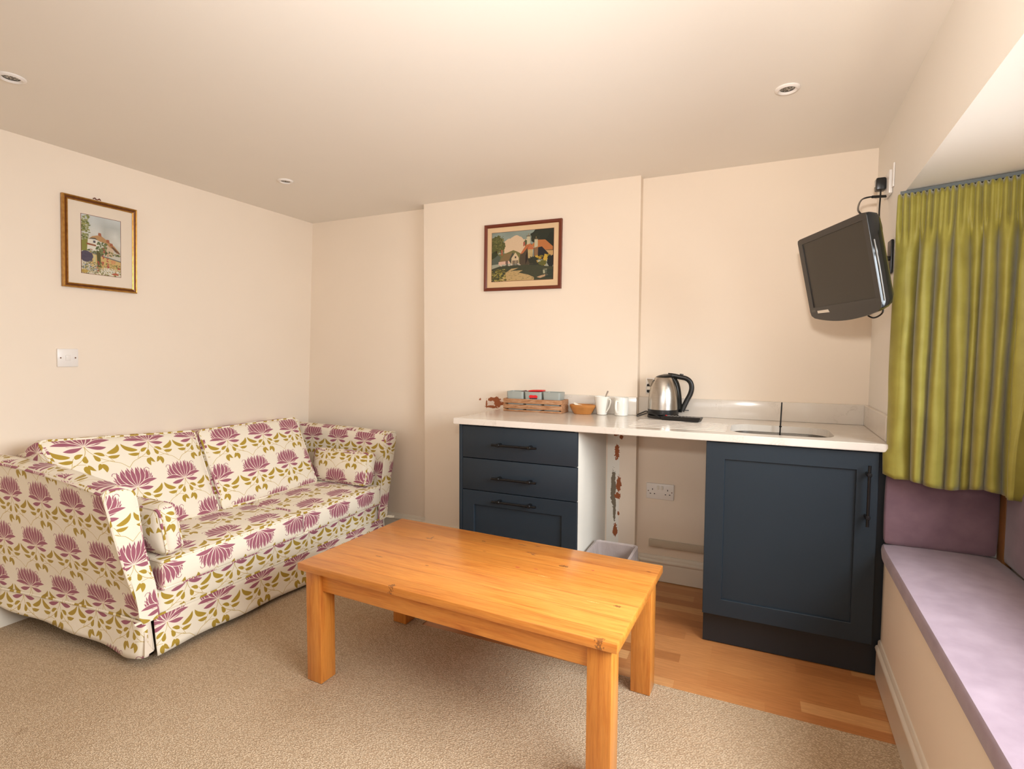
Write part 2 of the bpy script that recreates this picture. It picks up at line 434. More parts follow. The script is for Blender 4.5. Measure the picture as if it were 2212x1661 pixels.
def m_lotus():
    t = NT('lotus_print_cotton')
    tc = t.new('ShaderNodeTexCoord'); im = t.new('ShaderNodeTexImage'); im.image = LOTUS; im.interpolation = 'Cubic'
    mp = t.new('ShaderNodeMapping'); t.link(tc.outputs['UV'], mp.inputs[0]); mp.inputs['Scale'].default_value = (1 / TW, 1 / TH, 1)
    t.link(mp.outputs[0], im.inputs[0])
    v = t.coords('Object')
    w = t.noise(v, 900, 2); cr = t.noise(v, 9, 3, .5, .5)
    c = t.mix(.25, im.outputs[0], t.ramp(w.outputs[0], [(.3, (.86, .84, .82, 1)), (.7, (1, 1, 1, 1))]).outputs[0], 'MULTIPLY')
    t.link(c, t.b.inputs['Base Color']); t.val(t.b, 'Roughness', .85); t.val(t.b, 'Specular IOR Level', .2); t.val(t.b, 'Sheen Weight', .1)
    t.bump(cr.outputs[0], .35, .012)
    return t.m
M['lotus'] = m_lotus()

def blob(cx, cy, rx, ry, rng, n=22, j=.25):
    a = np.linspace(0, 2 * PI, n, endpoint=False)
    r = 1 + (rng.rand(n) - .5) * 2 * j
    return np.stack([cx + rx * r * np.cos(a), cy + ry * r * np.sin(a)], 1)
def soft_sky(cv, top, bot, rng, amp=.05):
    h, w = cv.h, cv.w
    g = np.linspace(0, 1, h)[:, None, None]
    cv.a[:] = (np.array(bot) / 255) * (1 - g) + (np.array(top) / 255) * g
    k = rng.rand(8, 8)
    yy = np.linspace(0, 7, h); xx = np.linspace(0, 7, w)
    r = np.array([np.interp(xx, range(8), row) for row in k]); r = np.array([np.interp(yy, range(8), r[:, i]) for i in range(w)]).T
    cv.a += ((r - .5) * 2 * amp)[..., None]

def village_lane():      # back wall print, landscape 1.36 : 1
    W, H = 1200, 890
    rng = np.random.RandomState(11); cv = Canvas(W, H, (0, 0, 0)); soft_sky(cv, (138, 152, 140), (196, 190, 160), rng, .05)
    P = lambda pts: [(x / 1000 * W, H - y / 930 * H) for x, y in pts]     # pts in the picture's own 1000 x 930 grid, y down
    def B(x, y, rx, ry, c, j=.25, al=1): cv.poly(np.array([(a / 1000 * W, H - b / 930 * H) for a, b in blob(x, y, rx, ry, rng, 26, j)]), c, al)
    for x, y, r in ((330, 230, 130), (400, 170, 110), (450, 260, 150), (300, 320, 120), (480, 330, 130), (560, 210, 60), (260, 290, 70)): B(x, y, r, r * .8, (226, 192, 152), .12)
    B(860, 120, 220, 180, (52, 56, 44), .12); B(980, 300, 120, 230, (46, 50, 40), .1); B(720, 150, 60, 90, (58, 60, 44), .25); B(560, 240, 30, 60, (86, 96, 62), .3)
    cv.poly(P([(0, 420), (240, 400), (360, 350), (420, 380), (480, 420), (480, 600), (0, 600)]), (122, 116, 66))
    for x, y, rx, ry in ((90, 180, 105, 120), (60, 300, 90, 110), (150, 290, 70, 90), (110, 240, 110, 110)): B(x, y, rx, ry, (96, 98, 52), .2)
    for _ in range(90): B(rng.uniform(10, 200), rng.uniform(70, 400), rng.uniform(6, 16), rng.uniform(6, 14), [(120, 118, 62), (76, 78, 40), (140, 128, 70)][rng.randint(3)], .3, .8)
    cv.poly(P([(60, 350), (78, 480), (95, 480), (88, 350)]), (58, 46, 30)); B(40, 430, 60, 70, (64, 70, 44), .25)
    cv.poly(P([(0, 520), (110, 420), (150, 470), (120, 600), (0, 610)]), (92, 100, 84))
    cv.poly(P([(155, 330), (180, 330), (186, 440), (158, 440)]), (176, 96, 64))
    cv.poly(P([(120, 560), (215, 415), (345, 400), (320, 560)]), (140, 112, 70)); cv.poly(P([(280, 560), (345, 395), (400, 460), (400, 600), (300, 600)]), (84, 84, 66))
    cv.poly(P([(330, 500), (395, 395), (450, 500), (450, 610), (330, 610)]), (218, 190, 146)); cv.poly(P([(385, 470), (408, 470), (408, 505), (385, 505)]), (70, 60, 50))
    cv.poly(P([(115, 560), (290, 545), (320, 600), (115, 620)]), (226, 178, 152))
    for x in (235, 255, 350, 372, 400, 425): cv.poly(P([(x, 545), (x + 14, 545), (x + 14, 640), (x, 640)]), (60, 48, 44))
    cv.poly(P([(465, 520), (475, 430), (600, 240), (660, 260), (690, 640), (465, 640)]), (88, 74, 56))
    cv.poly(P([(470, 440), (590, 225), (640, 250), (520, 420)]), (202, 110, 62)); cv.poly(P([(590, 330), (640, 250), (690, 340), (690, 360), (590, 360)]), (206, 112, 66))
    cv.poly(P([(595, 360), (672, 362), (672, 520), (600, 520)]), (212, 182, 118))
    for y in range(380, 520, 26): cv.poly(P([(598, y), (670, y), (670, y + 5), (598, y + 5)]), (120, 94, 60))
    cv.poly(P([(560, 470), (590, 360), (600, 520), (560, 640)]), (50, 42, 36))
    cv.poly(P([(520, 210), (550, 210), (552, 270), (520, 300)]), (182, 94, 74))
    cv.poly(P([(650, 280), (740, 190), (870, 195), (990, 330), (990, 390), (760, 380), (700, 330)]), (200, 118, 60))
    cv.poly(P([(860, 390), (995, 400), (995, 520), (900, 470)]), (206, 160, 96))
    cv.poly(P([(690, 340), (820, 320), (960, 500), (900, 560), (690, 560)]), (46, 46, 48))
    for x0 in (578, 700):
        y0 = 100 if x0 < 600 else 165
        cv.poly(P([(x0, y0), (x0 + 52, y0), (x0 + 54, y0 + 150), (x0, y0 + 170)]), (204, 190, 150)); cv.poly(P([(x0 - 8, y0), (x0 + 60, y0), (x0 + 60, y0 + 14), (x0 - 8, y0 + 14)]), (92, 76, 54))
        cv.poly(P([(x0 + 22, y0 - 40), (x0 + 30, y0 - 40), (x0 + 32, y0), (x0 + 20, y0)]), (160, 130, 84))
    cv.poly(P([(696, 330), (760, 330), (756, 500), (700, 500)]), (150, 108, 70))
    for _ in range(26): B(rng.uniform(700, 930), rng.uniform(480, 650), rng.uniform(14, 34), rng.uniform(14, 34), [(214, 168, 50), (198, 150, 46), (128, 116, 44)][rng.randint(3)], .3)
    B(880, 520, 30, 60, (214, 170, 52), .3); B(680, 560, 70, 70, (56, 58, 44), .25); B(960, 600, 60, 110, (44, 46, 42), .15); B(740, 690, 130, 90, (58, 60, 48), .2); B(840, 620, 60, 50, (104, 102, 46), .3)
    cv.poly(P([(0, 690), (150, 640), (600, 640), (1000, 700), (1000, 930), (0, 930)]), (72, 74, 54))
    cv.poly(P([(150, 900), (250, 760), (330, 700), (450, 690), (330, 740), (520, 740), (450, 780), (620, 830), (700, 880), (700, 930), (150, 930)]), (200, 164, 104))
    cv.poly(P([(740, 880), (900, 820), (930, 850), (800, 900)]), (206, 164, 120)); cv.poly(P([(840, 740), (905, 735), (905, 810), (845, 820)]), (186, 180, 140)); cv.poly(P([(780, 745), (1000, 745), (1000, 900), (880, 900), (870, 760)]), (50, 60, 52), .7)
    for _ in range(170): B(rng.uniform(0, 240), rng.uniform(700, 925), rng.uniform(6, 18), rng.uniform(5, 12), [(168, 150, 58), (110, 100, 44), (78, 74, 40), (196, 176, 84)][rng.randint(4)], .3, .9)
    for _ in range(120): B(rng.uniform(250, 1000), rng.uniform(650, 925), rng.uniform(5, 22), rng.uniform(3, 6), [(60, 62, 46), (90, 88, 60)][rng.randint(2)], .3, .35)
    for _ in range(9): B(rng.uniform(120, 480), rng.uniform(600, 640), 14, 8, (220, 186, 160), .3)
    return cv.image('village_lane_print', 2, True)

def cottage_garden():    # left wall watercolour, portrait .65 : 1
    W, H = 760, 1160
    rng = np.random.RandomState(5); cv = Canvas(W, H, (0, 0, 0)); soft_sky(cv, (196, 200, 196), (226, 212, 184), rng, .06)
    P = lambda pts: [(x / 890 * W, H - y / 1290 * H) for x, y in pts]
    def B(x, y, rx, ry, c, j=.25, al=1): cv.poly(np.array([(a / 890 * W, H - b / 1290 * H) for a, b in blob(x, y, rx, ry, rng, 22, j)]), c, al)
    for _ in range(160): B(rng.uniform(0, 150) + 30 * rng.rand(), rng.uniform(10, 760), rng.uniform(14, 34), rng.uniform(10, 22), [(128, 132, 66), (150, 150, 84), (104, 112, 54), (168, 164, 98)][rng.randint(4)], .35, .85)
    cv.poly(P([(0, 560), (150, 540), (160, 780), (0, 800)]), (142, 142, 60))
    cv.poly(P([(140, 520), (370, 520), (380, 760), (120, 760)]), (232, 224, 204))
    cv.poly(P([(500, 620), (720, 620), (720, 850), (500, 850)]), (214, 184, 150))
    cv.poly(P([(150, 520), (240, 450), (350, 415), (450, 420), (620, 520), (740, 600), (860, 720), (860, 760), (760, 690), (640, 640), (520, 560), (400, 540), (300, 480), (200, 500)]), (196, 146, 92))
    cv.poly(P([(150, 525), (220, 488), (300, 478), (380, 530), (300, 505), (220, 510)]), (98, 84, 62))
    cv.poly(P([(660, 620), (720, 620), (870, 740), (870, 770), (760, 720)]), (120, 84, 58))
    for x, y in ((375, 350), (560, 470), (640, 540)): cv.poly(P([(x, y), (x + 60, y + 5), (x + 70, y + 80), (x - 10, y + 60)]), (178, 104, 70))
    cv.poly(P([(258, 540), (310, 540), (308, 590), (256, 590)]), (96, 90, 96)); cv.poly(P([(110, 610), (320, 630), (320, 665), (110, 650)]), (160, 94, 60))
    for _ in range(60): B(rng.uniform(330, 560), rng.uniform(560, 850), rng.uniform(14, 34), rng.uniform(14, 30), [(110, 118, 70), (92, 104, 58), (132, 134, 80)][rng.randint(3)], .3, .9)
    for _ in range(46): B(rng.uniform(150, 880), rng.uniform(740, 860), rng.uniform(14, 34), rng.uniform(10, 22), [(110, 116, 66), (150, 140, 80), (176, 120, 84), (84, 96, 60)][rng.randint(4)], .3, .9)
    cv.poly(P([(170, 800), (900, 930), (900, 1180), (200, 1130)]), (218, 180, 108)); cv.poly(P([(200, 805), (900, 925), (900, 950), (420, 870), (210, 830)]), (100, 108, 110), .8)
    B(100, 910, 155, 120, (92, 82, 98), .07)
    for _ in range(20): B(100 + rng.uniform(-130, 130), 930 + rng.uniform(-80, 90), 30, 22, (84, 74, 92), .3, .5)
    cv.poly(P([(330, 760), (420, 800), (430, 1120), (350, 1120)]), (96, 92, 50))
    cv.poly(P([(250, 850), (310, 860), (300, 1080), (270, 1080)]), (206, 196, 140))
    for _ in range(330): B(rng.uniform(0, 890), rng.uniform(1020, 1290), rng.uniform(8, 22), rng.uniform(7, 18), [(146, 140, 70), (112, 118, 60), (170, 150, 80), (196, 170, 96), (128, 120, 80)][rng.randint(5)], .35, .85)
    for cx, cy in ((480, 880), (585, 930), (600, 1060), (470, 1040), (380, 1040), (500, 730), (850, 1090), (350, 1170), (590, 1110)):
        for _ in range(9): B(cx + rng.uniform(-22, 22), cy + rng.uniform(-55, 45), 10, 10, [(196, 66, 60), (206, 96, 78), (170, 50, 60)][rng.randint(3)], .3)
    for _ in range(70): B(rng.uniform(0, 330), rng.uniform(1060, 1220), 12, 8, [(220, 212, 196), (96, 110, 140), (120, 128, 150), (226, 218, 200)][rng.randint(4)], .35)
    for _ in range(110): B(rng.uniform(480, 880), rng.uniform(1120, 1260), 13, 7, (230, 224, 206), .35)
    for _ in range(30): B(rng.uniform(660, 760), rng.uniform(930, 1010), 12, 12, (222, 150, 96), .3)
    B(760, 1240, 80, 26, (196, 100, 70), .2); B(60, 1240, 90, 40, (206, 164, 66), .3, .8)
    return cv.image('cottage_garden_watercolour', 2, True)
def m_print(name, im):
    t = NT(name); n = t.new('ShaderNodeTexImage'); n.image = im
    tc = t.new('ShaderNodeTexCoord'); t.link(tc.outputs['UV'], n.inputs[0])
    t.link(n.outputs[0], t.b.inputs['Base Color']); t.val(t.b, 'Roughness', .35); t.val(t.b, 'Specular IOR Level', .25)
    return t.m
M['lane'] = m_print('village_lane_print', village_lane())
M['cottage'] = m_print('cottage_garden_watercolour', cottage_garden())

# ------------------------------------------------------------------ mesh helpers
def finish(name, bm, mat, parent=None, smooth=False, autosmooth=True):
    me = bpy.data.meshes.new(name)
    bmesh.ops.recalc_face_normals(bm, faces=bm.faces)
    bm.to_mesh(me); bm.free()
    if mat: me.materials.append(M[mat] if isinstance(mat, str) else mat)
    if smooth:
        for p in me.polygons: p.use_smooth = True
        if autosmooth:
            me.set_sharp_from_angle(angle=math.radians(38))
    o = bpy.data.objects.new(name, me); COL.objects.link(o)
    if parent is not None:
        o.parent = parent
        o.matrix_parent_inverse = parent.matrix_world.inverted()
    return o
def thing(name, label, cat, loc=(0, 0, 0), group=None):
    o = bpy.data.objects.new(name, None); COL.objects.link(o); o.location = loc
    o.empty_display_size = .05
    o.matrix_world = Matrix.Translation(loc)
    o['label'] = label; o['category'] = cat
    if group: o['group'] = group
    return o
def tag(o, label, cat, group=None):
    o['label'] = label; o['category'] = cat
    if group: o['group'] = group
    return o
def struct(o):
    o['kind'] = 'structure'; return o
def box_bm(x0, x1, y0, y1, z0, z1, bevel=0, seg=2, bm=None):
    bm2 = bmesh.new()
    bmesh.ops.create_cube(bm2, size=1)
    for v in bm2.verts:
        v.co = Vector(((x0 + x1) / 2 + v.co.x * (x1 - x0), (y0 + y1) / 2 + v.co.y * (y1 - y0), (z0 + z1) / 2 + v.co.z * (z1 - z0)))
    if bevel:
        bmesh.ops.bevel(bm2, geom=bm2.edges[:], offset=bevel, segments=seg, profile=.5, affect='EDGES')
    if bm is None: return bm2
    me = bpy.data.meshes.new('t'); bm2.to_mesh(me); bm2.free(); bm.from_mesh(me); bpy.data.meshes.remove(me)
    return bm
def box(name, x0, x1, y0, y1, z0, z1, mat, parent=None, bevel=0, seg=2):
    return finish(name, box_bm(x0, x1, y0, y1, z0, z1, bevel, seg), mat, parent, smooth=bevel > 0)
def xform(bm, m):
    bmesh.ops.transform(bm, matrix=m, verts=bm.verts); return bm
def resample(pts, k=8, closed=False):
    p = [Vector(q) for q in pts]; out = []
    n = len(p); rng = range(n if closed else n - 1)
    for i in rng:
        g = lambda j: p[j % n] if closed else p[max(0, min(n - 1, j))]
        a, b, c, d = g(i - 1), g(i), g(i + 1), g(i + 2)
        for s in range(k):
            u = s / k
            out.append(.5 * ((2 * b) + (-a + c) * u + (2 * a - 5 * b + 4 * c - d) * u * u + (-a + 3 * b - 3 * c + d) * u ** 3))
    if not closed: out.append(p[-1])
    return out
def tube_bm(pts, r, n=8, closed=False, flat=1.0, bm=None):
    bm = bm or bmesh.new()
    P = [Vector(q) for q in pts]; N = len(P)
    rad = r if callable(r) else (lambda t: r)
    rings = []; up = None
    for i in range(N):
        a = P[(i - 1) % N] if (closed or i > 0) else P[i]; b = P[(i + 1) % N] if (closed or i < N - 1) else P[i]
        t = (b - a).normalized()
        if up is None: up = t.orthogonal().normalized()
        up = (up - t * up.dot(t)).normalized()
        s = t.cross(up); rr = rad(i / max(1, N - 1))
        rings.append([bm.verts.new(P[i] + up * math.cos(2 * PI * k / n) * rr + s * math.sin(2 * PI * k / n) * rr * flat) for k in range(n)])
    for i in range(N if closed else N - 1):
        A, B = rings[i], rings[(i + 1) % N]
        for k in range(n): bm.faces.new((A[k], A[(k + 1) % n], B[(k + 1) % n], B[k]))
    if not closed:
        bm.faces.new(rings[0][::-1]); bm.faces.new(rings[-1])
    return bm
def tube(name, pts, r, mat, parent=None, n=8, closed=False, k=8, flat=1.0):
    return finish(name, tube_bm(resample(pts, k, closed) if k > 1 else pts, r, n, closed, flat), mat, parent, smooth=True)
def lathe_bm(prof, n=40, cx=0, cy=0, bm=None, sx=1, sy=1, close=True):
    """prof list of (r, z); r == 0 closes"""
    bm = bm or bmesh.new(); rings = []
    for r, z in prof:
        if r <= 1e-6: rings.append([bm.verts.new((cx, cy, z))])
        else: rings.append([bm.verts.new((cx + r * sx * math.cos(2 * PI * k / n), cy + r * sy * math.sin(2 * PI * k / n), z)) for k in range(n)])
    for A, B in zip(rings, rings[1:]):
        for k in range(n):
            k2 = (k + 1) % n
            if len(A) == 1 and len(B) > 1: bm.faces.new((A[0], B[k2], B[k]))
            elif len(B) == 1 and len(A) > 1: bm.faces.new((A[k], A[k2], B[0]))
            elif len(A) > 1: bm.faces.new((A[k], A[k2], B[k2], B[k]))
    return bm
def lathe(name, prof, mat, parent=None, n=40, cx=0, cy=0, sx=1, sy=1):
    return finish(name, lathe_bm(prof, n, cx, cy, None, sx, sy), mat, parent, smooth=True)
def prism_bm(pts, axis, a, b, bm=None):
    """extrude a 2-D outline along an axis from a to b"""
    bm = bm or bmesh.new()
    def V(p, t):
        return {'x': (t, p[0], p[1]), 'y': (p[0], t, p[1]), 'z': (p[0], p[1], t)}[axis]
    A = [bm.verts.new(V(p, a)) for p in pts]; B = [bm.verts.new(V(p, b)) for p in pts]; n = len(pts)
    for i in range(n): bm.faces.new((A[i], A[(i + 1) % n], B[(i + 1) % n], B[i]))
    bm.faces.new(A[::-1]); bm.faces.new(B)
    return bm
def prism(name, pts, axis, a, b, mat, parent=None, smooth=False):
    return finish(name, prism_bm(pts, axis, a, b), mat, parent, smooth=smooth)
def cut(o, cutters):
    for i, c in enumerate(cutters):
        m = o.modifiers.new('cut', 'BOOLEAN'); m.operation = 'DIFFERENCE'; m.solver = 'EXACT'; m.object = c
    dg = bpy.context.evaluated_depsgraph_get()
    me = bpy.data.meshes.new_from_object(o.evaluated_get(dg))
    o.modifiers.clear(); old = o.data; o.data = me; pass
    for c in cutters: bpy.data.objects.remove(c)
    return o
def box_uv(bm, off=(0, 0), front_flip=False, inv=None, offx=(0, 0)):
    """metres, projected along the main direction of each face; inv maps world to the piece's own frame"""
    uvl = bm.loops.layers.uv.verify()
    bm.normal_update()
    for f in bm.faces:
        n = f.normal if inv is None else (inv.to_3x3() @ f.normal)
        for l in f.loops:
            p = l.vert.co if inv is None else inv @ l.vert.co
            ax, ay, az = abs(n.x), abs(n.y), abs(n.z)
            if ax >= ay and ax >= az: u, v = p.y * (1 if n.x > 0 else -1), (-p.z if front_flip else p.z)
            elif ay >= az: u, v = p.x * (1 if n.y < 0 else -1), p.z
            else: u, v = p.y, -p.x
            if ax >= ay and ax >= az: u += offx[0]; v += offx[1]
            l[uvl].uv = (u + off[0], v + off[1])
def cushion_bm(hx, hy, hz, r=.03, bulge=(0, 0, 0), n=14):
    bm = bmesh.new()
    H = Vector((hx, hy, hz)); inner = Vector((hx - r, hy - r, hz - r))
    for axis in range(3):
        for sgn in (-1, 1):
            o1, o2 = (axis + 1) % 3, (axis + 2) % 3
            grid = []
            for i in range(n + 1):
                row = []
                for j in range(n + 1):
                    q = Vector((0, 0, 0)); q[axis] = sgn
                    # denser near the rim
                    f = lambda t: math.copysign(1 - (1 - abs(t)) ** 1.5, t)
                    q[o1] = f(-1 + 2 * i / n); q[o2] = f(-1 + 2 * j / n)
                    p = Vector((q[k] * H[k] for k in range(3)))
                    c = Vector((max(-inner[k], min(inner[k], p[k])) for k in range(3)))
                    d = p - c
                    p2 = c + (d.normalized() * r if d.length > 1e-9 else Vector((0, 0, 0)))
                    p2[axis] += sgn * bulge[axis] * (1 - q[o1] ** 2) ** .8 * (1 - q[o2] ** 2) ** .8
                    row.append(bm.verts.new(p2))
                grid.append(row)
            for i in range(n):
                for j in range(n):
                    bm.faces.new((grid[i][j], grid[i + 1][j], grid[i + 1][j + 1], grid[i][j + 1]))
    bmesh.ops.remove_doubles(bm, verts=bm.verts, dist=1e-5)
    bmesh.ops.recalc_face_normals(bm, faces=bm.faces)
    return bm
def rim(hx, hy, hz, r, axis, sgn, n=6, out=0.0):
    """rounded-rectangle loop at the edge between the big face (axis) and the boxing strip"""
    o1, o2 = (axis + 1) % 3, (axis + 2) % 3
    H = (hx, hy, hz); pts = []
    e = r * .29
    for c1, c2, a0 in ((1, 1, 0), (-1, 1, 90), (-1, -1, 180), (1, -1, 270)):
        for k in range(n + 1):
            a = math.radians(a0 + 90 * k / n)
            p = [0, 0, 0]; p[axis] = sgn * (H[axis] - e + out)
            p[o1] = c1 * (H[o1] - r) + (r - e + out) * math.cos(a); p[o2] = c2 * (H[o2] - r) + (r - e + out) * math.sin(a)
            pts.append(Vector(p))
    res = []
    for i, p in enumerate(pts):        # fill straight runs
        q = pts[(i + 1) % len(pts)]; L = (q - p).length; m = max(1, int(L / .04))
        for s in range(m): res.append(p.lerp(q, s / m))
    return res
def soft(name, hx, hy, hz, mtx, parent, r=.03, bulge=(0, 0, 0), off=(0, 0), flip=False, pipe_axis=2, sag=None, mat='lotus', pr=.0056, n=14):
    bm = cushion_bm(hx, hy, hz, r, bulge, n)
    box_uv(bm, off, flip)
    if sag:
        for v in bm.verts: v.co = sag(v.co)
    xform(bm, mtx)
    o = finish(name, bm, mat, parent, smooth=True, autosmooth=False)
    pb = bmesh.new()
    for s in (-1, 1):
        loop = rim(hx, hy, hz, r, pipe_axis, s)
        if sag: loop = [sag(p) for p in loop]
        tube_bm([mtx @ p for p in loop], pr, 6, True, bm=pb)
    uvl = pb.loops.layers.uv.verify()
    for f in pb.faces:
        for l in f.loops: l[uvl].uv = ((l.vert.co.y + l.vert.co.x) * 1.0 + .03, l.vert.co.z * .6 + l.vert.co.x * .4)
    pp = finish('piping', pb, mat, o, smooth=True)
    return o

# ------------------------------------------------------------------ room shell
ZC = 2.177
LWX0, LWX1 = -3.547, -3.436      # left wall leans a little: foot and head
XBR0, XBR1, YBR = -2.417, -1.0576, -.061
YL = .03
WR = .031                         # the right-hand wall runs slightly off square
REAR = -6.30
rx = lambda y: WR * y
def slab(name, quad, thick_dir, mat):
    bm = bmesh.new()
    A = [bm.verts.new(q) for q in quad]; B = [bm.verts.new(Vector(q) + Vector(thick_dir)) for q in quad]
    bm.faces.new(A); bm.faces.new(B[::-1]); n = len(quad)
    for i in range(n): bm.faces.new((A[i], B[i], B[(i + 1) % n], A[(i + 1) % n]))
    return struct(finish(name, bm, mat))
lw = lambda z: LWX0 + (LWX1 - LWX0) * z / 2.2
# floor: carpet, with an oak strip area under the kitchenette
bm = prism_bm([(-3.75, REAR - .1), (.62, REAR - .1), (.62, -.955), (-1.84, -.955), (-1.84, .18), (-3.75, .18)], 'z', -.10, 0)
fl_o = struct(finish('floor_carpet', bm, 'carpet')); fl_o.name = 'floor'
bm = prism_bm([(-1.84, -.957), (.62, -.957), (.62, .18), (-1.84, .18)], 'z', -.10, -.004)
struct(finish('floor', bm, 'parquet'))
# ceiling with downlight holes left plain
slab('ceiling', [(-3.75, REAR - .1, ZC), (.62, REAR - .1, ZC), (.62, .2, ZC), (-3.75, .2, ZC)], (0, 0, .12), 'ceiling')
# left wall (leaning slab)
slab('wall_left', [(lw(-.05), REAR - .1, -.05), (lw(-.05), .2, -.05), (lw(ZC + .05), .2, ZC + .05), (lw(ZC + .05), REAR - .1, ZC + .05)], (-.15, 0, 0), 'wall')
# back wall: left recess, chimney breast, right recess
struct(box('wall_back', -3.75, XBR0 + .01, YL, YL + .15, -.05, ZC + .05, 'wall'))
struct(box('wall_back', XBR0, XBR1, YBR, .16, -.05, ZC + .05, 'breast'))
struct(box('wall_back', XBR1 - .01, .6, 0, .15, -.05, ZC + .05, 'wall'))
# right wall: narrow pier by the sink, lintel over the bay, pier behind the camera
YB0, YB1 = -.56, -3.25           # bay opening from .. to
ZS = 1.815
XW = .325                        # window plane of the bay
def wprism(name, poly, z0, z1, mat):
    return struct(finish(name, prism_bm(poly, 'z', z0, z1), mat))
wprism('wall_right', [(0, 0), (.6, 0), (.6, YB0), (rx(YB0), YB0)], -.05, ZC + .05, 'ceiling')
bm = bmesh.new()                 # lintel: underside rises slightly towards the camera
zs2 = ZS + .055
lo = [(rx(YB0), YB0, ZS), (.6, YB0, ZS), (.6, YB1, zs2), (rx(YB1), YB1, zs2)]
hi = [(x, y, ZC + .05) for x, y, z in lo]
A = [bm.verts.new(p) for p in lo]; B = [bm.verts.new(p) for p in hi]
bm.faces.new(A[::-1]); bm.faces.new(B)
for i in range(4): bm.faces.new((A[i], A[(i + 1) % 4], B[(i + 1) % 4], B[i]))
struct(finish('wall_right', bm, 'ceiling'))
wprism('wall_right', [(rx(YB1), YB1), (.6, YB1), (.6, REAR - .1), (rx(REAR), REAR - .1)], -.05, ZC + .05, 'wall')
# wall below the bay window and either side of it
WY0, WY1, WZ0, WZ1 = -.98, -2.95, .86, 1.74
struct(box('wall_right', XW, .6, YB1, YB0, -.05, WZ0, 'wall'))
struct(box('wall_right', XW, .6, WY0, YB0, WZ0, 1.83, 'wall'))
struct(box('wall_right', XW, .6, YB1, WY1, WZ0, 1.88, 'wall'))
struct(box('wall_right', XW, .6, WY1, WY0, WZ1, 1.86, 'wall'))
# rear wall with an added, unseen window for the soft fill light
RX0, RX1, RZ0, RZ1 = -2.7, -.7, .85, 2.02
for a in ((-3.75, RX0, -.05, ZC + .05), (RX1, .6, -.05, ZC + .05), (RX0, RX1, -.05, RZ0), (RX0, RX1, RZ1, ZC + .05)):
    struct(box('wall_rear', a[0], a[1], REAR - .15, REAR, a[2], a[3], 'wall'))
def window(name, axis, pos, a0, a1, z0, z1, n_mull):
    t = bpy.data.objects.new(name, None); COL.objects.link(t); struct(t)
    t.location = ((pos, (a0 + a1) / 2, z0) if axis == 'x' else ((a0 + a1) / 2, pos, z0))
    t.matrix_world = Matrix.Translation(t.location)
    fr = bmesh.new(); f = .055
    def bb(u0, u1, v0, v1, d=.03):
        if axis == 'x': box_bm(pos - d, pos + d, u0, u1, v0, v1, .004, 1, fr)
        else: box_bm(u0, u1, pos - d, pos + d, v0, v1, .004, 1, fr)
    bb(a0, a1, z0, z0 + f); bb(a0, a1, z1 - f, z1)
    bb(a0, a0 + f, z0 + f, z1 - f, .028); bb(a1 - f, a1, z0 + f, z1 - f, .028)
    for i in range(1, n_mull + 1):
        m = a0 + (a1 - a0) * i / (n_mull + 1); bb(m - .02, m + .02, z0 + f, z1 - f, .026)
    finish('window_frame', fr, 'gloss_white', t, smooth=True)
    if axis == 'x': box('pane', pos - .003, pos + .003, a0 + f, a1 - f, z0 + f, z1 - f, 'glass', t)
    else: box('pane', a0 + f, a1 - f, pos - .003, pos + .003, z0 + f, z1 - f, 'glass', t)
window('window_1', 'x', .44, WY1, WY0, WZ0, WZ1, 2)
window('added_window', 'y', REAR - .08, RX0, RX1, RZ0, RZ1, 2)  # made-up window out of view, opening for the rear fill
struct(box('trim_2', XW - .03, .42, WY1 - .03, WY0 + .03, WZ0 - .025, WZ0 + .004, 'gloss_white', bevel=.004))

# skirting boards (torus profile): (distance from wall, height)
SK = [(0, 0), (.018, 0), (.018, .088), (.0165, .094), (.021, .099), (.0225, .106), (.020, .113), (.0135, .118), (.0125, .127), (.008, .135), (.0, .137)]
def skirting(name, p0, p1, normal, prof=SK, z0=0.0):
    p0, p1, n = Vector((*p0, 0)), Vector((*p1, 0)), Vector((*normal, 0)).normalized()
    bm = bmesh.new()
    A = [bm.verts.new(p0 + n * d + Vector((0, 0, z + z0))) for d, z in prof]; B = [bm.verts.new(p1 + n * d + Vector((0, 0, z + z0))) for d, z in prof]
    m = len(prof)
    for i in range(m): bm.faces.new((A[i], A[(i + 1) % m], B[(i + 1) % m], B[i]))
    bm.faces.new(A[::-1]); bm.faces.new(B)
    return struct(finish(name, bm, 'gloss_white', smooth=True))
skirting('baseboard_back', (-3.53, YL), (XBR0, YL), (0, -1))
skirting('baseboard_back', (XBR0 - .018, YBR), (-1.852, YBR), (0, -1))
skirting('baseboard_back', (XBR1 + .0, -.0), (-.03, -.0), (0, -1))
skirting('baseboard_back', (-1.10, YBR), (XBR1 + .018, YBR), (0, -1))
skirting('baseboard_back', (XBR1, YBR), (XBR1, -.0), (1, 0))
skirting('baseboard_left', (LWX0 + .004, REAR), (LWX0 + .004, YL), (1, 0))

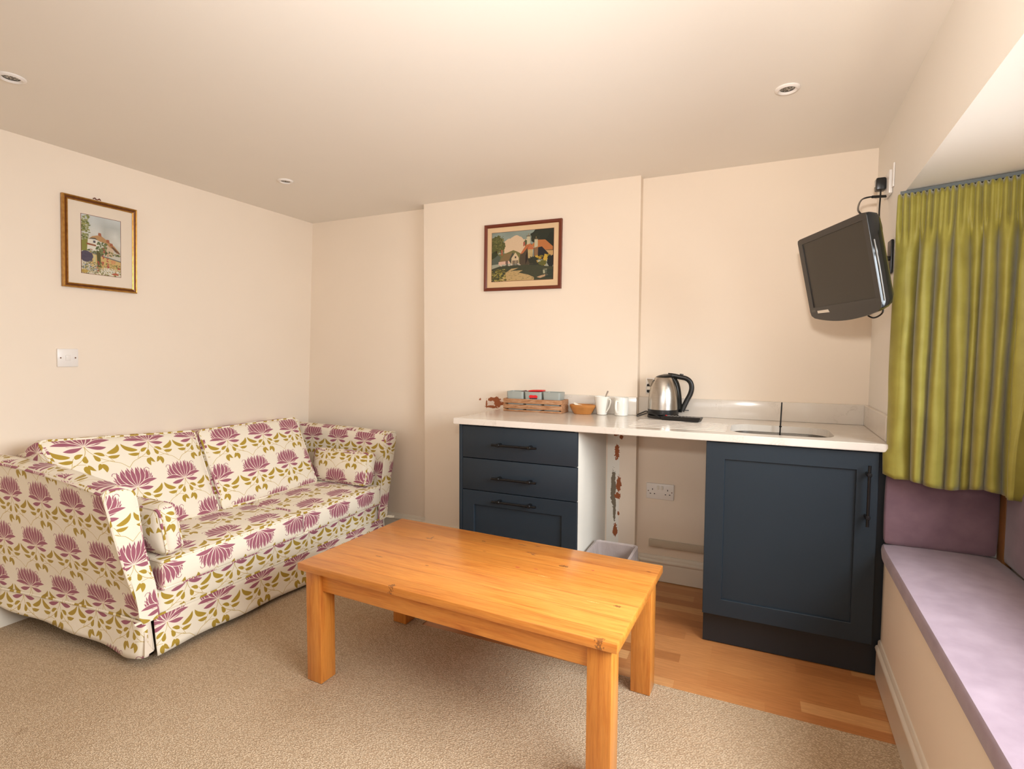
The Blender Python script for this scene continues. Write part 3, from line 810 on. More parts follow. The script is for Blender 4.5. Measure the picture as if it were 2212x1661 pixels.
# ------------------------------------------------------------------ ceiling downlights
def downlight(x, y, label):
    t = thing('downlight', label, 'ceiling light', (x, y, ZC), 'recessed ceiling downlights')
    R = .041
    lathe('trim_ring', [(.024, ZC - .0002), (R, ZC - .0002), (R, ZC - .003), (R - .004, ZC - .0065), (R - .010, ZC - .008), (.027, ZC - .006), (.024, ZC - .002)], 'white_plastic', t, 40, x, y)
    lathe('lamp', [(0, ZC - .0008), (.010, ZC - .0028), (.018, ZC - .0018), (.0245, ZC - .0006)], 'lampglass', t, 32, x, y)
    return t
def m_lamp():
    t = NT('unlit_halogen_lamp'); v = t.coords('Object')
    ch = t.new('ShaderNodeTexVoronoi'); t.link(v, ch.inputs['Vector']); t.val(ch, 'Scale', 170)
    t.link(t.ramp(ch.outputs['Distance'], [(.2, (.85, .82, .76, 1)), (.55, (.10, .09, .07, 1))]).outputs[0], t.b.inputs['Base Color'])
    t.val(t.b, 'Metallic', .8); t.val(t.b, 'Roughness', .15); t.bump(ch.outputs['Distance'], .8, .004)
    return t.m
M['lampglass'] = m_lamp()
downlight(-2.856, -1.931, 'white ringed ceiling downlight at the left edge, nearest the cottage watercolour')
downlight(-2.858, -.747, 'small white downlight above the sofa, the furthest one into the left corner')
downlight(-.411, -.768, 'white ringed ceiling downlight over the sink end, near the television corner')

# ------------------------------------------------------------------ pictures
def framed(name, label, cx, cz, w, h, fw, axis, plane, tilt, mats, mount_w, pr, print_name, frame_prof, extra=0):
    """axis 'y': hangs on a wall facing -y ; axis 'x': on a wall facing +x. mount_w=(left,right,top,bottom)"""
    t = thing(name, label, 'picture', (cx, plane, cz) if axis == 'y' else (plane, cx, cz))
    T = Matrix.Rotation(tilt, 4, 'Y') if axis == 'y' else Matrix.Rotation(PI / 2, 4, 'Z') @ Matrix.Rotation(tilt, 4, 'Y')
    # local frame: x right, z up, -y towards viewer
    base = Matrix.Translation((cx, plane, cz)) if axis == 'y' else Matrix.Translation((plane, cx, cz))
    Mx = base @ T
    def place(bm): return xform(bm, Mx)
    # frame: mitred profile swept round the rectangle
    def ring(prof, nm, mat):
        bm = bmesh.new(); loops = []
        for d, dep in prof:
            x, z = w / 2 - d, h / 2 - d
            loops.append([bm.verts.new(p) for p in ((-x, -dep, -z), (x, -dep, -z), (x, -dep, z), (-x, -dep, z))])
        for a, b in zip(loops, loops[1:]):
            for i in range(4): bm.faces.new((a[i], a[(i + 1) % 4], b[(i + 1) % 4], b[i]))
        return finish(nm, place(bm), mat, t)
    for nm, prof, mat in frame_prof: ring(prof, nm, mat)
    bm = box_bm(-w / 2 + fw * .6, w / 2 - fw * .6, -.010, -.002, -h / 2 + fw * .6, h / 2 - fw * .6)
    finish('mount', place(bm), mats, t)
    l, r_, tp, bt = mount_w
    bm = bmesh.new(); uvl = bm.loops.layers.uv.verify()
    x0, x1, z0, z1 = -w / 2 + fw + l, w / 2 - fw - r_, -h / 2 + fw + bt, h / 2 - fw - tp
    vs = [bm.verts.new(p) for p in ((x0, -.0108, z0), (x1, -.0108, z0), (x1, -.0108, z1), (x0, -.0108, z1))]
    f = bm.faces.new(vs)
    for lp, uv in zip(f.loops, ((0, 0), (1, 0), (1, 1), (0, 1))): lp[uvl].uv = uv
    me_o = bpy.data.meshes.new(print_name); place(bm).to_mesh(me_o); bm.free(); me_o.materials.append(M[pr])
    o = bpy.data.objects.new(print_name, me_o); COL.objects.link(o); o.parent = t; o.matrix_parent_inverse = t.matrix_world.inverted()
    fil = bmesh.new()              # thin coloured fillet line round the print
    for a in ((x0 - .002, x1 + .002, z0 - .002, z0), (x0 - .002, x1 + .002, z1, z1 + .002), (x0 - .002, x0, z0, z1), (x1, x1 + .002, z0, z1)):
        box_bm(a[0], a[1], -.0107, -.0100, a[2], a[3], bm=fil)
    finish('fillet', place(fil), 'brown_frame', t)
    return t, Mx
framed('framed_print', 'mahogany framed landscape print of a village lane, hung above the drawer unit', -1.735, 1.803, .487, .389, .019, 'y', YBR, .010,
       'mount_tan', (.030, .030, .030, .036), 'lane', 'print', [('frame', [(0, 0), (0, .018), (.003, .021), (.013, .019), (.019, .013), (.019, .008)], 'brown_frame')])
t_w, M_w = framed('framed_watercolour', 'gold framed portrait watercolour of a thatched cottage, on the left wall above the light switch', -1.355, 1.756, .327, .430, .022, 'x', -3.4535, .0,
       'mount', (.055, .055, .055, .052), 'cottage', 'watercolour', [('frame', [(0, 0), (0, .016), (.003, .020), (.007, .018), (.009, .013)], 'gold'),
       ('frame_groove', [(.009, .013), (.015, .011)], 'frame_groove'), ('frame_slip', [(.015, .011), (.017, .015), (.022, .013), (.022, .008)], 'gold')])
for o in [c for c in COL.objects if c.parent == t_w]:
    pass
# the leaning wall: tip the picture with it
t_w.matrix_world = Matrix.Translation(t_w.location) @ Matrix.Rotation(math.atan((LWX1 - LWX0) / 2.2), 4, 'Y')
hk = bmesh.new()
tube_bm(resample([(-3.442, -1.385, 1.977), (-3.440, -1.378, 1.983), (-3.440, -1.372, 1.977), (-3.440, -1.364, 1.978), (-3.440, -1.358, 1.983), (-3.442, -1.352, 1.977)], 5), .0022, 6, bm=hk)
finish('hanging_wire', hk, 'brown_frame', t_w, smooth=True)

# ------------------------------------------------------------------ switches and sockets
def plate_holes(o, lst): pass
t = thing('light_switch', 'square white light switch plate on the left wall below the watercolour', 'light switch', (-3.488, -1.498, 1.205))
tilt_l = Matrix.Translation((lw(1.205), -1.498, 1.205)) @ Matrix.Rotation(math.atan((LWX1 - LWX0) / 2.2), 4, 'Y')
finish('plate', xform(box_bm(-.001, .009, -.043, .043, -.043, .043, .003), tilt_l), 'white_plastic', t, True)
finish('rocker', xform(box_bm(.006, .0125, -.0105, .0105, -.013, .013, .002), tilt_l @ Matrix.Rotation(.09, 4, 'Y')), 'white_plastic', t, True)
for s in (-1, 1):
    finish('screw', xform(lathe_bm([(0, .0105), (.003, .0103), (.0034, .0085)], 12), tilt_l @ Matrix.Translation((0, s * .030, 0)) @ Matrix.Rotation(PI / 2, 4, 'Y')), 'frame_groove', t, True)
def double_socket(cx, cz, y, label):
    t = thing('double_socket', label, 'wall socket', (cx, y, cz), 'double wall sockets')
    box('plate', cx - .073, cx + .073, y - .009, y + .001, cz - .043, cz + .043, 'white_plastic', t, .0035)
    for s in (-1, 1):
        box('rocker', cx + s * .010 - .006, cx + s * .010 + .006, y - .013, y - .006, cz + .010, cz + .032, 'cupboard_white', t, .002)
        sx = cx + s * .040
        bm = bmesh.new()
        for ex, ez, w, h in ((0, .010, .004, .009), (-.011, -.014, .007, .0045), (.011, -.014, .007, .0045)):
            box_bm(sx + ex - w / 2, sx + ex + w / 2, y - .0093, y - .0085, cz + ez - h / 2, cz + ez + h / 2, bm=bm)
        finish('pin_holes', bm, 'black_plastic', t)
        finish('screw', xform(lathe_bm([(0, .0008), (.0028, .0006), (.003, -.001)], 12), Matrix.Translation((cx + s * .062, y - .0092, cz)) @ Matrix.Rotation(PI / 2, 4, 'X')), 'frame_groove', t, True)
    return t
double_socket(-.936, .492, 0, 'white double socket low on the wall under the worktop, beside the bin')
s2 = double_socket(-.950, 1.066, 0, 'white double socket above the worktop, half hidden behind the kettle')
t = thing('kettle_plug', 'black and white plug in the socket behind the kettle', 'plug', (-.975, -.02, 1.055))
box('plug_body', -1.014, -.968, -.034, -.0095, 1.030, 1.078, 'black_plastic', t, .006)
box('plug_label', -1.012, -.970, -.0355, -.034, 1.046, 1.064, 'sticker', t)
tag(box('cable_trunking', -.990, -.668, -.018, -.0005, .187, .226, 'trunk', bevel=.003), 'short white plastic cable trunking along the wall above the skirting, under the worktop', 'cable trunking')

# ------------------------------------------------------------------ kitchenette
YF = -.580      # carcass front
YD = -.600      # door and drawer faces
CX0, CX1 = -1.848, -1.222
t = thing('drawer_unit', 'dark blue three drawer base unit under the left end of the worktop', 'cabinet', ((CX0 + CX1) / 2, -.3, 0))
bm = bmesh.new()
box('side_panel', CX1 - .018, CX1, YF, -.066, .02, .8795, 'cupboard_white', t, .001)
box('end_panel', CX0, CX0 + .018, YD, -.083, 0, .8795, 'blue', t, .001)
bm = bmesh.new(); box_bm(CX0 + .018, CX1 - .018, YF, -.083, .140, .158, bm=bm); box_bm(CX0 + .018, CX1 - .018, -.095, -.083, .158, .879, bm=bm)
finish('carcass', bm, 'cupboard_white', t)
box('plinth', CX0 + .018, CX1, YF + .040, YF + .056, 0, .139, 'plinth', t)
def bar_handle(x0, x1, z, parent, horizontal=True, y=YD):
    """thin bar on two square posts"""
    bm = bmesh.new()
    if horizontal:
        tube_bm([(x0, y - .030, z), (x1, y - .030, z)], .0055, 10, bm=bm)
        for xx in (x0 + .036, x1 - .036): box_bm(xx - .007, xx + .007, y - .037, y, z - .0075, z + .0075, .002, 1, bm)
    else:
        tube_bm([(x0, y - .030, z), (x0, y - .030, x1)], .0055, 10, bm=bm)
        for zz in (z - .034, x1 + .034): box_bm(x0 - .0075, x0 + .0075, y - .037, y, zz - .007, zz + .007, .002, 1, bm)
    return finish('handle', bm, 'black', parent, smooth=True)
def shaker(name, x0, x1, z0, z1, fwid, parent):
    """face frame with a recessed panel, as one mesh"""
    bm = bmesh.new()
    A = [(x0, z0), (x1, z0), (x1, z1), (x0, z1)]; xi0, xi1, zi0, zi1 = x0 + fwid[0], x1 - fwid[1], z0 + fwid[2], z1 - fwid[3]
    Bq = [(xi0, zi0), (xi1, zi0), (xi1, zi1), (xi0, zi1)]
    e = .0015
    def ring(pts, y): return [bm.verts.new((p[0], y, p[1])) for p in pts]
    sh = lambda pts, d: [(p[0] + (d if i in (0, 3) else -d), p[1] + (d if i in (0, 1) else -d)) for i, p in enumerate(pts)]
    loops = [ring(A, YF + .0005), ring(A, YD + e), ring(sh(A, e), YD), ring(sh(Bq, -e), YD), ring(Bq, YD + e), ring(sh(Bq, .001), YD + .010)]
    for a, b in zip(loops, loops[1:]):
        for i in range(4): bm.faces.new((a[i], a[(i + 1) % 4], b[(i + 1) % 4], b[i]))
    bm.faces.new(loops[-1]); bm.faces.new(loops[0][::-1])
    return finish(name, bm, 'blue', parent)
DX0, DX1 = CX0 + .020, CX1 + .000
for z0, z1, hz in ((.712, .872, .789), (.549, .708, .623)):
    d = box('drawer', DX0, DX1, YD, YF, z0, z1, 'blue', t, .0015)
    bar_handle(-1.650, -1.414, hz, d)
d = shaker('drawer', DX0, DX1, .158, .545, (.066, .074, .072, .072), t)
bar_handle(-1.648, -1.414, .508, d)

DXa, DXb = -.663, -.060
t = thing('sink_unit', 'dark blue base unit with a shaker door under the sink', 'cabinet', ((DXa + DXb) / 2, -.3, 0))
bm = bmesh.new()
box_bm(DXa, DXa + .018, YF, -.022, .140, .8795, bm=bm); box_bm(DXb - .018, DXb, YF, -.022, .140, .8795, bm=bm)
box_bm(DXa + .018, DXb - .018, YF, -.022, .140, .158, bm=bm); box_bm(DXa + .018, DXb - .018, -.034, -.022, .158, .70, bm=bm)
finish('carcass', bm, 'blue', t)
d = shaker('door', DXa, DXb, .143, .8735, (.073, .070, .070, .070), t)
bar_handle(-.094, .600, .828, d, horizontal=False)
box('plinth', DXa, -.026, YF + .036, YF + .052, 0, .139, 'plinth', t)
tag(box('gap_shade_strip', DXb + .001, -.0215, -.552, -.534, .14, .8795, 'plinth'), 'dark strip painting the shade in the gap between sink unit and right wall', 'shade strip')  # dark strip puts the shade of the open gap into colour

# worktop with drainer grooves and sink opening
wt_l = -1.868
bm = prism_bm([(wt_l, -.623), (.0005, -.623), (.0005, -.566), (-.0195, -.559), (-.0005, -.002), (XBR1 + .002, -.002), (XBR1 + .002, YBR - .002), (-1.852, YBR - .002), (-1.852, -.50)], 'z', .880, .910)
bmesh.ops.bevel(bm, geom=[e for e in bm.edges if abs(e.verts[0].co.z - e.verts[1].co.z) < 1e-4 and e.verts[0].co.y < -.62 and e.verts[1].co.y < -.62], offset=.0025, segments=2, affect='EDGES')
wt = finish('worktop', bm, 'quartz')
tag(wt, 'pale quartz worktop with drainer grooves spanning both dark blue units', 'worktop')
def rrect(x0, x1, y0, y1, r, n=8):
    out = []
    for cx, cy, a0 in ((x1 - r, y1 - r, 0), (x0 + r, y1 - r, 90), (x0 + r, y0 + r, 180), (x1 - r, y0 + r, 270)):
        for k in range(n + 1):
            a = math.radians(a0 + 90 * k / n); out.append((cx + r * math.cos(a), cy + r * math.sin(a)))
    return out
SX0, SX1, SY0, SY1 = -.578, -.190, -.545, -.225
cuts = [finish('cutter', prism_bm(rrect(SX0, SX1, SY0, SY1, .085), 'z', .80, 1.0), None)]
for i in range(6):
    y = -.265 - i * .052
    xe = SX0 - .012
    g = prism_bm([(y - .011, .93), (y - .011, .909), (y - .007, .9055), (y, .9035), (y + .007, .9055), (y + .011, .909), (y + .011, .93)], 'x', -1.005, xe)
    cuts.append(finish('cutter', g, None))
cut(wt, cuts)
wt.data.materials.clear(); wt.data.materials.append(M['quartz'])
# upstands
tag(box('upstand', -1.823, XBR1, YBR - .020, YBR - .0005, .9105, 1.007, 'quartz', bevel=.0015), 'pale quartz upstand on the chimney breast behind the crate and mugs', 'upstand')
tag(box('upstand', XBR1 + .001, -.0185, -.0195, -.0005, .9105, 1.004, 'quartz', bevel=.0015), 'pale quartz upstand behind the kettle and sink', 'upstand')
bm = box_bm(-.018, -.001, -.545, -.0005, .9105, 1.004, .0015, 1)
for v in bm.verts: v.co.x += WR * v.co.y
tag(finish('upstand', bm, 'quartz'), 'short pale quartz upstand on the right wall beside the sink', 'upstand')
# sink bowl
t = thing('sink', 'undermounted stainless steel sink bowl set into the right end of the worktop', 'sink', (-.385, -.385, .70))
bm = bmesh.new(); loops = []
for d, z in ((-.010, .8795), (.004, .8795), (.004, .872), (.006, .78), (.012, .745), (.035, .722), (.07, .716)):
    loops.append([bm.verts.new((x, y, z)) for x, y in rrect(SX0 + d, SX1 - d, SY0 + d, SY1 - d, max(.085 - d * .3, .03))])
for a, b in zip(loops, loops[1:]):
    n = len(a)
    for i in range(n): bm.faces.new((a[i], a[(i + 1) % n], b[(i + 1) % n], b[i]))
bm.faces.new(loops[-1])
finish('bowl', bm, 'steel', t, smooth=True)
lathe('waste', [(0, .7175), (.018, .7175), (.03, .719), (.036, .7215), (.038, .7165)], 'chrome', t, 28, -.385, -.385)
bm = bmesh.new()
for k in (-2, -1, 1, 2):
    xform(bm, Matrix.Identity(4)); b2 = lathe_bm([(0, .0012), (.0036, .0010), (.0036, -.001)], 12)
    xform(b2, Matrix.Translation((-.372 + k * .0085 + (.004 if k > 0 else -.004), SY1 - .0048, .857)) @ Matrix.Rotation(PI / 2, 4, 'X'))
    me = bpy.data.meshes.new('t'); b2.to_mesh(me); b2.free(); bm.from_mesh(me); bpy.data.meshes.remove(me)
finish('overflow_holes', bm, 'black', t)
t = thing('sink_rod', 'thin black rod with a small collar standing up out of the sink', 'rod', (-.379, -.262, .72))
tube('rod', [(-.380, -.262, .7180), (-.372, -.262, 1.022)], .0030, 'black', t, 10, k=1)
lathe('collar', [(0, .9085), (.0045, .9095), (.0062, .9125), (.0045, .9155), (0, .9165)], 'black', t, 16, -.3745, -.262)

# ------------------------------------------------------------------ things on the worktop
ZT = .9102
def open_tub(name, x0, x1, y0, y1, z0, z1, taper, th, mat, parent, r=.012):
    bm = bmesh.new(); L = []
    for d, z in ((taper, z0), (0.0, z1), (th, z1), (taper + th, z0 + th)):
        L.append([bm.verts.new((x, y, z)) for x, y in rrect(x0 + d, x1 - d, y0 + d, y1 - d, r, 5)])
    for a, b in zip(L, L[1:]):
        n = len(a)
        for i in range(n): bm.faces.new((a[i], a[(i + 1) % n], b[(i + 1) % n], b[i]))
    bm.faces.new(L[0][::-1]); bm.faces.new(L[-1])
    return finish(name, bm, mat, parent, smooth=True)
# crate
KX0, KX1, KY0, KY1 = -1.790, -1.436, -.200, -.090
t = thing('wooden_crate', 'long whitewashed slatted wooden crate holding three grey tubs', 'crate', ((KX0 + KX1) / 2, (KY0 + KY1) / 2, ZT))
for yy in (KY0, KY1 - .007):
    for z0, z1 in ((ZT + .0005, ZT + .010), (ZT + .016, ZT + .040), (ZT + .047, ZT + .072)):
        box('slat', KX0, KX1, yy, yy + .007, z0, z1, 'crate', t, .001)
for xx in (KX0 + .0002, KX1 - .009):
    box('end_board', xx, xx + .0088, KY0 + .007, KY1 - .007, ZT + .0005, ZT + .0725, 'crate', t, .001)
box('base_board', KX0 + .009, KX1 - .009, KY0 + .007, KY1 - .007, ZT + .0005, ZT + .006, 'crate', t)
wi = (KX1 - KX0 - .024) / 3
labs = ['pale grey rectangular tub at the left end of the wooden crate', 'pale grey tub with a red and maroon badge in the middle of the crate', 'pale grey rectangular tub at the right end of the wooden crate']
tubs = []
for i in range(3):
    x0 = KX0 + .012 + i * wi
    tt = thing('grey_tub', labs[i], 'tub', (x0 + wi / 2, (KY0 + KY1) / 2, ZT + .0062), 'grey tubs in the wooden crate')
    open_tub('tub_body', x0 + .003, x0 + wi - .003, KY0 + .010, KY1 - .010, ZT + .0064, ZT + .113, .006, .003, 'grey_tub', tt)
    tubs.append((x0, tt))
x0, tt = tubs[1]
yb = KY0 + .0085
bm = prism_bm([(x0 + .033 + .052 * u, ZT + .083 + v) for u, v in ((0, .004), (.06, .010), (.2, .013), (.5, .011), (.8, .013), (.95, .009), (1, .002), (.9, -.003), (.5, -.002), (.1, -.004))], 'y', yb, yb + .003)
finish('badge', bm, 'red', tt)
bm = bmesh.new()
for k in range(9):
    xx = x0 + .037 + k * .0052
    prism_bm([(xx, ZT + .080), (xx + .0035, ZT + .080), (xx + .0035, ZT + .0745 - .002 * (k % 2)), (xx, ZT + .0745)], 'y', yb + .0004, yb + .003, bm)
finish('badge_lettering', bm, 'dark_red', tt)
def packet(x, y, z, L, W, rz, ry, mat, name, label, cat, group):
    bm = cushion_bm(L / 2, W / 2, .004, .0035, (0, 0, .002), 4)
    xform(bm, Matrix.Translation((x, y, z)) @ Matrix.Rotation(rz, 4, 'Z') @ Matrix.Rotation(ry, 4, 'Y'))
    return tag(finish(name, bm, mat, smooth=True), label, cat, group)
packet(x0 + .062, KY0 + .058, ZT + .1175, .088, .05, .05, -.03, 'red', 'coffee_packet', 'bright red packet lying on top of the middle grey tub', 'packet', 'packets in the tubs')
packet(x0 + .050, KY0 + .068, ZT + .108, .07, .04, -.5, .12, 'red', 'coffee_packet', 'second red packet tucked under the top one in the middle tub', 'packet', 'packets in the tubs')
packet(tubs[0][0] + .088, KY0 + .06, ZT + .109, .04, .03, .4, -.25, 'dark_red', 'coffee_packet', 'small maroon packet at the right corner of the left grey tub', 'packet', 'packets in the tubs')
# terracotta dish
BX, BY = -1.335, -.150
t = thing('terracotta_dish', 'small oval terracotta pie dish beside the crate', 'dish', (BX, BY, ZT))
lathe('dish_body', [(0, ZT + .0005), (.044, ZT + .0005), (.047, ZT + .004), (.063, ZT + .036), (.065, ZT + .038), (.0665, ZT + .050), (.064, ZT + .052), (.061, ZT + .049), (.044, ZT + .008), (0, ZT + .006)], 'terracotta', t, 44, BX, BY, 1.08, .72)
def sachet(x, y, z, rz, ry, rx_, label):
    bm = cushion_bm(.026, .015, .0022, .002, (0, 0, .0012), 3)
    xform(bm, Matrix.Translation((x, y, z)) @ Matrix.Rotation(rz, 4, 'Z') @ Matrix.Rotation(ry, 4, 'Y') @ Matrix.Rotation(rx_, 4, 'X'))
    return tag(finish('sugar_sachet', bm, 'paper', smooth=True), label, 'sachet', 'paper sachets in the terracotta dish')
sachet(BX - .026, BY, ZT + .046, .3, .55, .25, 'white paper sachet sticking up at the left rim of the terracotta dish')
sachet(BX - .006, BY + .006, ZT + .042, -.2, .18, .1, 'flatter cream paper sachet in the middle of the terracotta dish')
# mugs
def mug(cx, cy, prof, hdir, hpts, label):
    t = thing('white_mug', label, 'mug', (cx, cy, ZT), 'white mugs by the upstand')
    lathe('mug_body', [(r, ZT + .0005 + z) for r, z in prof], 'ceramic', t, 40, cx, cy)
    d = Vector((math.cos(hdir), math.sin(hdir), 0))
    tube('handle', [Vector((cx, cy, ZT)) + d * r + Vector((0, 0, z)) for r, z in hpts], .0042, 'ceramic', t, 8, k=6, flat=1.4)
    return t
mug(-1.232, -.132, [(0, 0), (.024, 0), (.027, .002), (.0315, .030), (.0385, .070), (.042, .097), (.0425, .099), (.0395, .098), (.029, .030), (.024, .006), (0, .005)], math.radians(-28),
    [(.036, .083), (.056, .086), (.060, .070), (.052, .045), (.036, .022), (.030, .018)], 'flared white mug with a teaspoon in it, beside the terracotta dish')
mug(-1.128, -.128, [(0, 0), (.033, 0), (.036, .003), (.0375, .030), (.038, .094), (.0375, .096), (.035, .095), (.034, .030), (.032, .006), (0, .005)], math.radians(-104),
    [(.036, .076), (.054, .080), (.062, .060), (.060, .036), (.048, .020), (.035, .018)], 'straight sided white mug, the one nearer the kettle')
t = thing('teaspoon', 'steel teaspoon standing in the flared white mug', 'spoon', (-1.225, -.13, ZT + .01))
tube('handle', [(-1.245, -.135, ZT + .014), (-1.225, -.128, ZT + .07), (-1.203, -.122, ZT + .128)], lambda u: .0018 + .0026 * u, 'chrome', t, 8, k=6)
bm = cushion_bm(.010, .006, .0025, .002, (0, 0, .001), 4); xform(bm, Matrix.Translation((-1.247, -.136, ZT + .0125)) @ Matrix.Rotation(-1.1, 4, 'Y')); finish('bowl', bm, 'chrome', t, True)

# kettle
KC = Vector((-.912, -.118, ZT)); KD = Vector((.985, .17, 0)).normalized(); KS = Vector((-KD.y, KD.x, 0))
t = thing('kettle', 'brushed steel kettle with black lid and handle on its black base', 'kettle', KC)
lathe('power_base', [(0, ZT + .0004), (.077, ZT + .0004), (.079, ZT + .003), (.078, ZT + .013), (.070, ZT + .016), (0, ZT + .016)], 'black_plastic', t, 48, KC.x, KC.y)
kb = lathe('lower_band', [(0, ZT + .0165), (.072, ZT + .0165), (.0765, ZT + .019), (.0775, ZT + .044), (.0765, ZT + .0445)], 'black_plastic', t, 56, KC.x, KC.y)
body = lathe('body', [(.0768, ZT + .0445), (.0762, ZT + .070), (.0752, ZT + .100), (.0715, ZT + .130), (.0655, ZT + .158), (.0565, ZT + .184), (.0465, ZT + .204), (.041, ZT + .2095), (.039, ZT + .210)], 'steel', t, 64, KC.x, KC.y)
P3 = lambda r, z, s=0.0: KC + KD * r + KS * s + Vector((0, 0, z))
bm = bmesh.new()                    # spout: small wedge on the far side from the handle
vs = [P3(-.058, .150), P3(-.054, .198, .020), P3(-.054, .198, -.020), P3(-.085, .199), P3(-.068, .160, .006), P3(-.068, .160, -.006)]
V = [bm.verts.new(v) for v in vs]
for f in ((1, 3, 2), (1, 0, 4), (1, 4, 3), (2, 5, 0), (2, 3, 5), (3, 4, 5), (0, 5, 4)): bm.faces.new([V[i] for i in f])
finish('spout', bm, 'steel', t)
bm = bmesh.new()                    # lid, rising towards the handle
ringn = 32; L = []
for rr, zz, zs in ((.0385, .2085, 0), (.0430, .211, .10), (.040, .2165, .14), (.025, .222, .16), (.0, .2245, .16)):
    if rr == 0: L.append([bm.verts.new(P3(0, zz))]); continue
    L.append([bm.verts.new(P3(rr * math.cos(2 * PI * k / ringn), zz + zs * rr * math.cos(2 * PI * k / ringn), rr * math.sin(2 * PI * k / ringn))) for k in range(ringn)])
for a, b in zip(L, L[1:]):
    for k in range(ringn):
        if len(b) == 1: bm.faces.new((a[k], a[(k + 1) % ringn], b[0]))
        else: bm.faces.new((a[k], a[(k + 1) % ringn], b[(k + 1) % ringn], b[k]))
finish('lid', bm, 'black_plastic', t, True)
hb = tube_bm(resample([P3(r, z) for r, z in ((.020, .219), (.045, .217), (.078, .210), (.110, .203), (.131, .184), (.1375, .155), (.131, .124), (.116, .092), (.103, .062), (.092, .036))], 6), .0115, 12, flat=1.15)
finish('handle', hb, 'black_plastic', t, True)
sp = tube_bm(resample([P3(r, z) for r, z in ((.044, .206), (.060, .186), (.0705, .155), (.0770, .110), (.0800, .070), (.0815, .030))], 6), .011, 10, flat=1.5)
finish('handle_spine', sp, 'black_gloss', t, True)
bm = box_bm(-.009, .009, -.006, .006, 0, .010, .002); xform(bm, Matrix.Translation(P3(.086, .217)) @ Matrix.Rotation(.15, 4, 'Y')); finish('lid_button', bm, 'black_plastic', t, True)
bm = box_bm(0, .028, -.006, .006, -.002, .002, .001); xform(bm, Matrix.Translation(P3(.098, .040)) @ Matrix.Rotation(math.atan2(KD.y, KD.x), 4, 'Z')); finish('switch_lever', bm, 'black_plastic', t, True)
tube('cable', [(-.984, -.110, ZT + .010), (-.998, -.100, ZT + .026), (-1.022, -.095, ZT + .018), (-1.046, -.118, ZT + .0055), (-1.034, -.150, ZT + .0045), (-1.005, -.175, ZT + .016), (-.966, -.205, ZT + .030), (-.930, -.212, ZT + .018), (-.905, -.205, ZT + .0048), (-.885, -.198, ZT + .0042)], .0032, 'black_plastic', t, 8, k=8)
# remote control
t = thing('remote_control', 'long black remote control lying on the drainer in front of the kettle', 'remote control', (-.81, -.22, ZT))
RM = Matrix.Translation((-.808, -.232, ZT)) @ Matrix.Rotation(math.radians(-13), 4, 'Z')
bm = bmesh.new()
prof = [(-.098, .004), (-.094, .012), (-.090, .0195), (.070, .0215), (.097, .0235), (.0985, .020), (.090, .002), (.030, .0004), (-.020, .003), (-.060, .0045), (-.090, .0004)]
A = [bm.verts.new((x, -.022, z)) for x, z in prof]; B = [bm.verts.new((x, .022, z)) for x, z in prof]
for i in range(len(prof)): bm.faces.new((A[i], A[(i + 1) % len(prof)], B[(i + 1) % len(prof)], B[i]))
bm.faces.new(A[::-1]); bm.faces.new(B)
bmesh.ops.bevel(bm, geom=bm.edges[:], offset=.0015, segments=2, affect='EDGES')
finish('body', xform(bm, RM), 'black_plastic', t, True)
for i in range(9):
    for j in (-1, 0, 1):
        if i == 0 and j != 1: continue
        zb = .0200 + i * .00022
        bm = box_bm(-.081 + i * .017 - .0042, -.081 + i * .017 + .0042, j * .0125 - .0035, j * .0125 + .0035, zb - .001, zb + .0022, .0008, 1)
        finish('button', xform(bm, RM), 'red' if i == 0 else 'grey_text', t, True)

# ------------------------------------------------------------------ bin
t = thing('waste_bin', 'wooden waste bin with a translucent liner folded over its rim, beside the drawer unit', 'bin', (-1.095, -.42, 0))
bx0, bx1, by0, by1, bz = -1.200, -.992, -.560, -.318, .282
bm = bmesh.new(); L = []
for d, z in ((.022, 0.0), (0, bz), (.010, bz), (.030, .012)):
    L.append([bm.verts.new((x, y, z)) for x, y in rrect(bx0 + d, bx1 - d, by0 + d, by1 - d, .012, 3)])
for a, b in zip(L, L[1:]):
    for i in range(len(a)): bm.faces.new((a[i], a[(i + 1) % len(a)], b[(i + 1) % len(a)], b[i]))
bm.faces.new(L[0][::-1]); bm.faces.new(L[-1])
finish('bin_body', bm, 'timber', t)
def m_liner():
    t_ = NT('translucent_bin_liner'); t_.val(t_.b, 'Base Color', srgb(226, 212, 208)); t_.val(t_.b, 'Roughness', .25); t_.val(t_.b, 'Alpha', .55)
    n = t_.noise(t_.coords('Object', (1, 1, .4)), 40, 4, .6, 1.5); t_.bump(n.outputs[0], .6, .006)
    return t_.m
M['liner'] = m_liner()
rng = random.Random(4)
bm = bmesh.new(); L = []
for d, z, j in ((-.006, bz - .075, .005), (-.0045, bz - .03, .003), (-.004, bz + .004, .001), (.006, bz + .008, .001), (.014, bz - .002, .002), (.017, bz - .05, .004), (.026, .06, .004), (.04, .02, .002)):
    row = []
    for x, y in rrect(bx0 + d, bx1 - d, by0 + d, by1 - d, .022, 10):
        row.append((x, y, z + rng.uniform(-j, j) * 1.5, j))
    # subdivide long sides
    pts = []
    for i, p in enumerate(row):
        q = row[(i + 1) % len(row)]; dist = math.hypot(q[0] - p[0], q[1] - p[1]); m = max(1, 10 if dist > .05 else 1)
        for s in range(m): pts.append([p[k] + (q[k] - p[k]) * s / m for k in range(4)])
    L.append([bm.verts.new((p[0] + rng.uniform(-1, 1) * j * (.3 if d < 0 else .8), p[1] + rng.uniform(-1, 1) * j * (.3 if d < 0 else .8), p[2])) for p in pts])
for a, b in zip(L, L[1:]):
    for i in range(len(a)): bm.faces.new((a[i], a[(i + 1) % len(a)], b[(i + 1) % len(a)], b[i]))
bm.faces.new(L[-1])
finish('liner', bm, 'liner', t, True)

